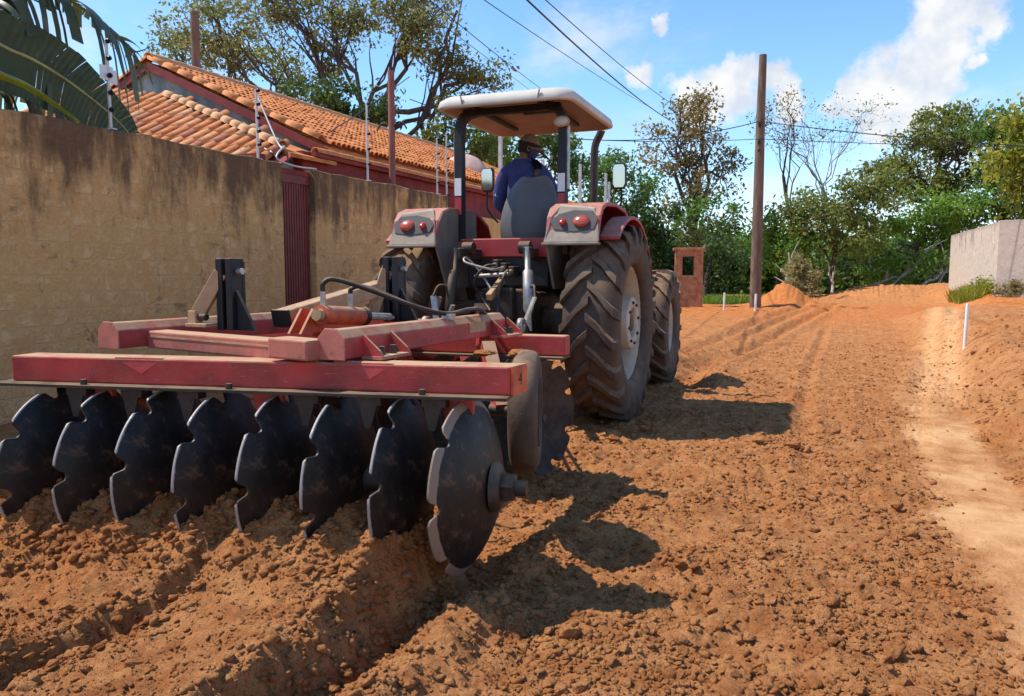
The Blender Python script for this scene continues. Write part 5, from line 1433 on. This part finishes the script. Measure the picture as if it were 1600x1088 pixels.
def branch_path(a, b, r_, bow=0.18, n_=6, wig=0.06):
    a, b = Vector(a), Vector(b); L = (b - a).length
    mid = a.lerp(b, 0.5) + Vector((r_.normal() * bow * L * .5, r_.normal() * bow * L * .5, bow * L * (0.4 + 0.5 * r_.random())))
    pts = bez(a, mid, b, n_)
    return [pts[0]] + [p + Vector(r_.normal(size=3)) * wig * L * 0.35 for p in pts[1:-1]] + [pts[-1]]
def tree(name, label, base, blobs, mat, seed, trunk_r=0.2, fork=0.4, leaf=0.16, n_per=60, clump=0.55, bark='bark', group='trees along the far edge', lean=(0, 0), cat='tree', twigs=2, flat=0.75, limb=0.4, aspect=0.5, dens=1.0):
    """blobs: (centre, (rx, ry, rz), number of clumps) in world metres"""
    r_ = np.random.default_rng(seed)
    base = Vector(base)
    t = empty(name, base); tag(t, label, cat, group)
    C = []; 
    for c, rad, nk in blobs:
        for _ in range(int(nk * dens)):
            v = r_.normal(size=3); v /= np.linalg.norm(v)
            C.append(np.array(c) + v * np.array(rad) * (r_.random() ** 0.5))
    C = np.array(C); zmin, zmax = C[:, 2].min(), C[:, 2].max()
    top = Vector((C[:, 0].mean() + lean[0], C[:, 1].mean() + lean[1], base.z + (zmax - base.z) * fork))
    tp_ = branch_path(base - Vector((0, 0, 0.1)), top, r_, 0.06, 8, 0.05)
    mb = MB(); mb.tube(tp_, list(np.linspace(trunk_r * 1.15, trunk_r * 0.7, len(tp_))), 9)
    # main limbs lead towards groups of clumps, twigs to each clump
    nl = max(3, int(len(C) ** 0.5 * 0.9))
    seeds_ = C[r_.choice(len(C), min(nl, len(C)), replace=False)]
    own = np.argmin(((C[:, None, :] - seeds_[None]) ** 2).sum(-1), 1)
    for j in range(len(seeds_)):
        mem = C[own == j]
        if len(mem) == 0: continue
        cen = Vector(mem.mean(0))
        st = tp_[int(r_.integers(len(tp_) // 2, len(tp_)))]
        lp = branch_path(st, cen, r_, 0.2, 7, 0.10)
        rl = trunk_r * limb * (0.8 + 0.5 * r_.random())
        mb.tube(lp, list(np.linspace(rl, rl * 0.35, len(lp))), 7, False)
        for m in mem[:: max(1, 3 - twigs)]:
            q = lp[int(r_.integers(3, len(lp)))]
            pth = branch_path(q, m, r_, 0.15, 4, 0.10)
            mb.tube(pth, list(np.linspace(rl * 0.34, rl * 0.08, len(pth))), 4, False)
    mb.build('trunk', M[bark], t, off=base)
    if n_per > 0:
        rads = clump * r_.uniform(0.6, 1.3, len(C))
        link('crown', leaves_mesh('crown', C - np.array(base), rads, n_per, leaf, L_[mat], seed + 1, flat, aspect=aspect), t)
    return t
def bl(px, py, d, w, h, nk, deep=0.8):
    """crown lobe seen at that pixel: width and height in photograph pixels"""
    c = at(px, py, d); return (tuple(c), (w / 2 * d / 1200, w / 2 * d / 1200 * deep, h / 2 * d / 1200), nk)
def foot(px, d):
    p = at(px, 440, d); return (p.x, p.y, gz(p.x, p.y) if abs(p.x) < 60 else 0.3)
G = 'trees behind the house'
tree('large_tree', 'huge spreading tree with crooked dark limbs above the house roof', foot(668, 27), [bl(340, 70, 27, 150, 120, 26), bl(440, 20, 27, 220, 110, 34), bl(560, 25, 27, 200, 120, 34), bl(650, 50, 26, 130, 150, 30), bl(640, -30, 27, 260, 90, 22), bl(400, -20, 28, 300, 60, 20), bl(520, 105, 28, 90, 50, 8), bl(740, 120, 27, 110, 60, 18), bl(690, 95, 27, 80, 60, 10)], 'grey', 5, 0.26, 0.42, 0.17, 72, 0.62, group=G, limb=0.42, twigs=1)
tree('slender_tree', 'slim tree with pale olive leaves left of the brown timber post', foot(430, 31), [bl(270, 80, 31, 90, 70, 12), bl(400, 70, 32, 120, 90, 16), bl(310, 30, 31, 120, 70, 12), bl(440, 110, 32, 110, 50, 10)], 'olive', 6, 0.22, 0.55, 0.17, 80, 0.7, group=G, limb=0.5)
tree('round_tree', 'small dense dark green tree peeping over the roof ridge', foot(545, 24), [bl(530, 160, 24, 110, 70, 16), bl(590, 175, 24, 80, 60, 10), bl(470, 140, 25, 90, 40, 6)], 'dark', 7, 0.14, 0.6, 0.16, 110, 0.6, group=G)
tree('round_tree', 'leafy olive tree left of the canopy above the satellite dish', foot(690, 26), [bl(680, 215, 26, 80, 60, 12), bl(735, 235, 26, 90, 80, 12), bl(700, 170, 26, 60, 40, 5)], 'olive', 8, 0.12, 0.6, 0.17, 90, 0.6, group=G)
G2 = 'trees behind the tractor'
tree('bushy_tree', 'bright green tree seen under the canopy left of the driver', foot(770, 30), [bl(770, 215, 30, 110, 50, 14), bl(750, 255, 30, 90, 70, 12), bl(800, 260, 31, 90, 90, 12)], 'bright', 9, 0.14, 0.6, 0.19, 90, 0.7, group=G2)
tree('bushy_tree', 'bright green tree seen under the canopy right of the driver', foot(880, 30), [bl(860, 220, 30, 110, 50, 14), bl(900, 250, 31, 110, 80, 16), bl(850, 290, 31, 110, 80, 12)], 'green', 10, 0.14, 0.6, 0.19, 90, 0.7, group=G2)
tree('bushy_tree', 'dull green tree standing behind the exhaust pipe', foot(950, 33), [bl(950, 275, 33, 110, 80, 16), bl(930, 330, 32, 140, 90, 16), bl(995, 310, 34, 90, 110, 12)], 'green', 11, 0.14, 0.6, 0.2, 90, 0.75, group=G2)
tree('olive_tree', 'tall brownish olive tree with open crown left of the utility pole', foot(1085, 38), [bl(1085, 165, 38, 90, 40, 11), bl(1070, 205, 38, 130, 60, 20), bl(1065, 250, 38, 150, 70, 22), bl(1085, 310, 38, 150, 90, 20), bl(1095, 370, 38, 150, 70, 16), bl(1140, 260, 38, 60, 60, 5)], 'brown', 12, 0.24, 0.62, 0.22, 60, 0.72, group=G2, limb=0.4)
tree('shade_tree', 'very dark shrubby tree behind the front tyre of the tractor', foot(1030, 31), [bl(1020, 380, 31, 110, 120, 20), bl(1000, 340, 31, 80, 60, 8), bl(1060, 420, 31, 80, 80, 10), bl(1120, 415, 33, 120, 110, 20), bl(960, 380, 32, 120, 110, 14)], 'dark', 13, 0.12, 0.5, 0.2, 110, 0.7, group=G2)
tree('leafy_tree', 'green tree with lit leaves between brick pier and olive tree', foot(1100, 35), [bl(1060, 350, 36, 110, 70, 12), bl(1130, 340, 36, 90, 70, 10), bl(1150, 400, 35, 80, 100, 12)], 'green', 14, 0.12, 0.6, 0.22, 70, 0.7, group=G2)
G3 = 'trees right of the utility pole'
tree('bare_tree', 'nearly leafless spreading tree against the white cloud', foot(1320, 46), [bl(1240, 180, 46, 130, 70, 20), bl(1330, 180, 46, 130, 70, 22), bl(1280, 220, 46, 170, 60, 16), bl(1370, 190, 46, 90, 80, 12), bl(1200, 215, 45, 60, 60, 6)], 'grey', 15, 0.10, 0.55, 0.16, 8, 0.7, bark='bark_pale', group=G3, limb=0.42, twigs=2)
tree('sparse_tree', 'thin sparse tree just right of the utility pole top', foot(1250, 40), [bl(1225, 165, 40, 70, 50, 9), bl(1240, 215, 40, 90, 40, 8), bl(1190, 190, 40, 60, 60, 5)], 'brown', 16, 0.09, 0.6, 0.17, 26, 0.6, group=G3, limb=0.5)
tree('tall_tree', 'tall dark green tree with layered crown at the right', foot(1470, 40), [bl(1480, 175, 40, 90, 50, 12), bl(1440, 215, 40, 130, 60, 18), bl(1510, 225, 40, 130, 70, 18), bl(1400, 255, 41, 120, 60, 14), bl(1480, 280, 40, 160, 80, 20), bl(1420, 310, 41, 140, 70, 14), bl(1550, 270, 40, 100, 90, 12)], 'olive', 17, 0.25, 0.55, 0.24, 95, 0.85, group=G3)
tree('tall_tree', 'deep green tree rising behind the compound wall', foot(1560, 37), [bl(1560, 200, 37, 110, 70, 14), bl(1590, 270, 37, 120, 110, 18), bl(1540, 320, 37, 140, 80, 16), bl(1620, 330, 37, 120, 90, 12)], 'green', 18, 0.2, 0.5, 0.24, 95, 0.85, group=G3)
tree('yellowing_tree', 'near tree with yellow-green leaves cut off by the right edge', foot(1640, 26), [bl(1610, 190, 26, 100, 90, 14), bl(1600, 260, 26, 110, 90, 16), bl(1625, 310, 26, 110, 70, 12), bl(1660, 220, 26, 130, 180, 16)], 'yellow', 19, 0.15, 0.5, 0.22, 60, 0.70, group=G3, aspect=0.6)
tree('brown_shrub_tree', 'browning bushy tree below the bare tree', foot(1300, 36), [bl(1270, 325, 36, 120, 90, 18), bl(1340, 315, 36, 130, 90, 20), bl(1300, 375, 36, 160, 80, 18), bl(1240, 350, 37, 80, 80, 8), bl(1380, 290, 36, 100, 70, 12)], 'olive', 20, 0.12, 0.5, 0.22, 95, 0.8, group=G3)
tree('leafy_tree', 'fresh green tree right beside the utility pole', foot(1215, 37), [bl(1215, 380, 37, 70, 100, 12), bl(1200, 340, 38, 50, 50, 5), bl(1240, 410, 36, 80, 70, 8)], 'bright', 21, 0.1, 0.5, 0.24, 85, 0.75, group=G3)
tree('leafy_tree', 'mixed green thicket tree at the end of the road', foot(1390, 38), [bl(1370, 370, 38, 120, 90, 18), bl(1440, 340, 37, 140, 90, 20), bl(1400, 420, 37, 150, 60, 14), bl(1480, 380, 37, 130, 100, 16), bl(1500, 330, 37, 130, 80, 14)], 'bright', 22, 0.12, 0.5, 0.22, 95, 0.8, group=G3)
tree('leafy_tree', 'dark thicket tree with pale stems left of the compound wall', foot(1450, 40), [bl(1330, 420, 40, 140, 60, 12), bl(1450, 420, 40, 130, 60, 12), bl(1500, 360, 39, 80, 120, 10)], 'dark', 23, 0.12, 0.5, 0.24, 100, 0.8, group=G3)
tree('dry_bush', 'dry straw-coloured bush by the dirt heap right of the pole', foot(1255, 28), [bl(1255, 425, 28, 55, 60, 14), bl(1250, 455, 28, 60, 40, 8)], 'dry', 24, 0.04, 0.5, 0.12, 130, 0.34, group=None, cat='bush')
tree('green_shrub', 'low yellow-green shrub at the foot of the compound wall', (3.75, 28.2, gz(3.75, 28.2)), [((3.75, 28.2, 0.95), (0.5, 0.7, 0.25), 14)], 'yellow', 25, 0.03, 0.5, 0.1, 80, 0.26, group=None, cat='shrub')
tree('green_shrub', 'straw-coloured shrub at the corner of the beige wall', (4.3, 27.0, gz(4.3, 27.0)), [((4.35, 27.0, 0.95), (0.4, 0.3, 0.25), 10)], 'dry', 26, 0.03, 0.5, 0.1, 80, 0.24, group=None, cat='shrub')
# far wood closing the view behind everything
def far_wood():
    C = []
    for k in range(520):
        px = vr.uniform(-250, 2000); d = vr.uniform(52, 75)
        p = at(px, 440, d); hmax = 4.5 + 3.0 * float(perlin(np.array([px * 0.012]), np.array([0.4]), 12)[0])
        C.append((p.x, p.y, vr.uniform(0.6, max(2.0, hmax))))
    for k in range(420):
        px = vr.uniform(880, 1560); d = vr.uniform(43, 50); p = at(px, 440, d)
        C.append((p.x, p.y, vr.uniform(0.3, 3.2)))
    me = leaves_mesh('far_wood', np.array(C), 1.3, 60, 0.5, L_['green'], 90, 0.8)
    tag(link('far_wood', me), 'distant mass of green wood closing off the view', 'wood', kind='stuff')
far_wood()
# fallen pale branches and leaning stems in front of the thicket
br_spec = [((1395, 445), (1470, 375), 36, 'long pale leaning stem before the thicket'), ((1360, 448), (1430, 425), 36, 'fallen pale branch lying left of the leaning stem'), ((1465, 448), (1490, 380), 36, 'upright pale stem close to the compound wall'), ((1440, 447), (1500, 415), 35.5, 'low forked branch beside the compound wall'), ((1225, 462), (1232, 395), 30, 'short grey post-like stem left of the dry bush'), ((1300, 458), (1302, 425), 33, 'small pale stump right of the dry bush')]
for k, (a, b, d_, lb) in enumerate(br_spec):
    r_ = np.random.default_rng(200 + k)
    A_, B_ = at(a[0], a[1], d_), at(b[0], b[1], d_ + 0.5)
    pth = branch_path(A_, B_, r_, 0.1, 7, 0.06)
    mb = MB().tube(pth, list(np.linspace(0.07, 0.025, len(pth))), 7)
    for q in range(3):
        s0 = pth[2 + q]; e_ = s0 + Vector((r_.normal(0, .5), r_.normal(0, .3), abs(r_.normal(0.6, .3))))
        mb.tube(branch_path(s0, e_, r_, 0.1, 4, 0.08), [0.035, 0.03, 0.024, 0.018, 0.01], 5, False)
    o = mb.build('fallen_branch', M['bark_pale'], off=A_); o.location = A_
    tag(o, lb, 'branch', 'pale stems before the thicket')
# grass: blades in a patch
def grass(name, label, cx, cy, rx, ry, n_, h, mat, seed):
    r_ = np.random.default_rng(seed)
    a = r_.uniform(0, 6.283, n_); q = np.sqrt(r_.random(n_))
    x = cx + rx * q * np.cos(a); y = cy + ry * q * np.sin(a); z = height(x, y) - 0.01
    hh = h * r_.uniform(0.4, 1.3, n_); an = r_.uniform(0, 6.283, n_); w = h * 0.06
    lx = r_.normal(0, .35, n_) * hh; ly = r_.normal(0, .35, n_) * hh
    V = np.stack([np.stack([x - np.cos(an) * w, y - np.sin(an) * w, z], -1), np.stack([x + np.cos(an) * w, y + np.sin(an) * w, z], -1), np.stack([x + lx, y + ly, z + hh], -1)], 1).reshape(-1, 3)
    me = np_mesh(name, V, np.arange(n_ * 3).reshape(n_, 3), L_[mat], False, {'leafvar': np.repeat(r_.random(n_), 3)})
    tag(link(name, me), label, 'grass', kind='stuff')
gp = at(1125, 468, 29)
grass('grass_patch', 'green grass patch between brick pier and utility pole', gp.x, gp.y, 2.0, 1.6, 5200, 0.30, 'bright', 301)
grass('grass_tuft', 'green grass at the foot of the pale compound wall', 3.5, 29.5, 0.4, 2.4, 1500, 0.35, 'yellow', 302)

# ================================================================== BANANA PLANT
def bananamat(name, c1, c2, trans=0.25):
    m = bpy.data.materials.new(name); m.use_nodes = True
    n = NT(m.node_tree)
    tc = n.n('ShaderNodeTexCoord').outputs['Object']
    vein = n.n('ShaderNodeAttribute', attribute_name='vein').outputs['Fac']
    w_ = n.math('SINE', n.math('MULTIPLY', vein, 260.0))
    nz = n.noise(tc, 5, 5, 0.6)
    c = n.mix(n.rng(nz, 0.3, 0.7), c1, c2)
    c = n.mix(n.math('MULTIPLY', n.rng(nz, 0.62, 0.72), 0.5), c, (0.24, 0.18, 0.09))
    b = n.n('ShaderNodeBump', {'Strength': 0.25, 'Distance': 0.01, 'Height': w_})
    p = n.n('ShaderNodeBsdfPrincipled', {'Base Color': c, 'Roughness': 0.38, 'Specular IOR Level': 0.5, 'Normal': b.outputs[0]})
    t = n.n('ShaderNodeBsdfTranslucent', {'Color': c})
    mx = n.n('ShaderNodeMixShader', {0: trans, 1: p.outputs[0], 2: t.outputs[0]})
    n.n('ShaderNodeOutputMaterial', {0: mx.outputs[0]})
    return m
bm1 = bananamat('banana_leaf_dark', (0.012, 0.045, 0.028), (0.022, 0.070, 0.038), 0.06)
bm2 = bananamat('banana_leaf_torn', (0.045, 0.075, 0.025), (0.10, 0.11, 0.05), 0.3)
bm3 = bananamat('banana_leaf_fresh', (0.14, 0.26, 0.02), (0.26, 0.40, 0.03), 0.35)
M['midrib'] = mk('midrib', (0.30, 0.33, 0.14), 0.5, 0.2, 8)
def banana_leaf(rib, widths, mat, seed, parent, tears=0.0, hang=0.3, name='leaf', sides=((1, 1.0), (-1, 1.0)), up=(0, 0, 1), across=None):
    r_ = np.random.default_rng(seed)
    P = smooth_path(rib, 14); n_ = len(P)
    V = []; F = []; vein = []
    Mstep = 6
    for s, ws in sides:
        i = 0
        while i < n_ - 1:
            # one strip between two tears
            ln = int(r_.integers(1, 3)) if r_.random() < tears else int(r_.integers(3, 7))
            j = min(n_ - 1, i + ln)
            lag = r_.normal(0, .12) * tears; dz_ = hang * (1 + 0.7 * r_.normal() * tears); wl = ws * (1 - 0.35 * tears * r_.random())
            gap = 0.30 * tears * r_.random()
            rows_ = []
            for k in range(i, j + 1):
                p = P[k]; t = (P[min(k + 1, n_ - 1)] - P[max(k - 1, 0)]).normalized()
                side = Vector(across) if across is not None else t.cross(Vector(up))
                side = (side - t * side.dot(t)).normalized() * s
                w = float(np.interp(k / (n_ - 1), np.linspace(0, 1, len(widths)), widths)) * wl
                row = []
                mid_k = (i + j) / 2
                for q in range(Mstep + 1):
                    u_ = q / Mstep
                    shrink = (mid_k - k) * gap * u_ * (P[1] - P[0]).length
                    pt = p + side * w * u_ * (1 - 0.25 * dz_ * u_) - Vector((0, 0, 1)) * w * dz_ * u_ * u_ + t * (w * 0.25 * u_ + lag * w * u_ + shrink)
                    row.append(len(V)); V.append(pt - parent.location); vein.append(k / n_ + 0.02 * u_)
                rows_.append(row)
            for a_, b_ in zip(rows_[:-1], rows_[1:]):
                for q in range(Mstep): F.append((a_[q], a_[q + 1], b_[q + 1], b_[q]))
            i = j
    me = np_mesh(name, np.array([tuple(v) for v in V]), np.array(F), mat, True, {'vein': vein})
    o = link(name, me, parent)
    rb = MB().tube([p - parent.location for p in P], list(np.linspace(0.022, 0.004, n_)), 6).build('midrib', M['midrib'], o)
    return o
bpt = atx(-120, 300, -7.3)
ban = empty('banana_plant', (bpt.x, bpt.y, 0)); tag(ban, 'banana plant with broad torn leaves overhanging the wall at the left edge', 'banana plant')
MB().tube([(0, 0, 0), (0.05, 0, 1.4), (0.1, 0.1, 2.5)], [0.13, 0.11, 0.07], 12).build('stem', mk('banana_stem', (0.12, 0.13, 0.05), 0.7, 0.3, 6), ban)
stem_top = Vector((bpt.x + 0.1, bpt.y + 0.1, 2.4))
X1 = -6.95
banana_leaf([stem_top, atx(-70, 60, X1), atx(20, -22, X1), atx(95, -6, X1), atx(155, 32, X1), atx(200, 72, X1), atx(222, 108, X1)], [0.05, 0.30, 0.46, 0.50, 0.42, 0.34, 0.12], bm2, 401, ban, 0.75, 1.5, sides=((1, 1.0), (-1, 0.22)))
banana_leaf([stem_top, atx(-70, 60, -6.8), atx(25, 82, -6.75), atx(90, 116, -6.75), atx(140, 152, -6.75), atx(185, 190, -6.75), atx(222, 235, -6.75)], [0.05, 0.28, 0.34, 0.32, 0.24, 0.16, 0.04], bm1, 402, ban, 0.05, 0.12, across=_cu + _cr * 0.35)
banana_leaf([stem_top, atx(-70, 95, -6.6), atx(10, 118, -6.55), atx(60, 142, -6.5), atx(125, 190, -6.5)], [0.04, 0.07, 0.07, 0.06, 0.02], bm3, 403, ban, 0.05, 0.5)
banana_leaf([stem_top, atx(-40, 20, -7.1), atx(15, -40, -7.1), atx(30, 20, -7.0), atx(46, 72, -6.9)], [0.05, 0.3, 0.32, 0.22, 0.06], bm2, 404, ban, 0.8, 1.1)
banana_leaf([stem_top, atx(-50, 100, -7.3), atx(20, 55, -7.3), atx(60, 48, -7.3), atx(85, 75, -7.3)], [0.05, 0.3, 0.36, 0.3, 0.12], bm1, 405, ban, 0.3, 0.9)
banana_leaf([stem_top, atx(-30, 150, -7.5), atx(30, 145, -7.5), atx(90, 165, -7.5), atx(130, 205, -7.5)], [0.05, 0.2, 0.28, 0.24, 0.08], bm2, 406, ban, 0.7, 0.9)
banana_leaf([stem_top, atx(-60, 30, -7.3), atx(-30, -60, -7.3), atx(0, -90, -7.3), atx(40, -100, -7.3)], [0.05, 0.3, 0.36, 0.3, 0.12], bm2, 407, ban, 0.7, 0.7)
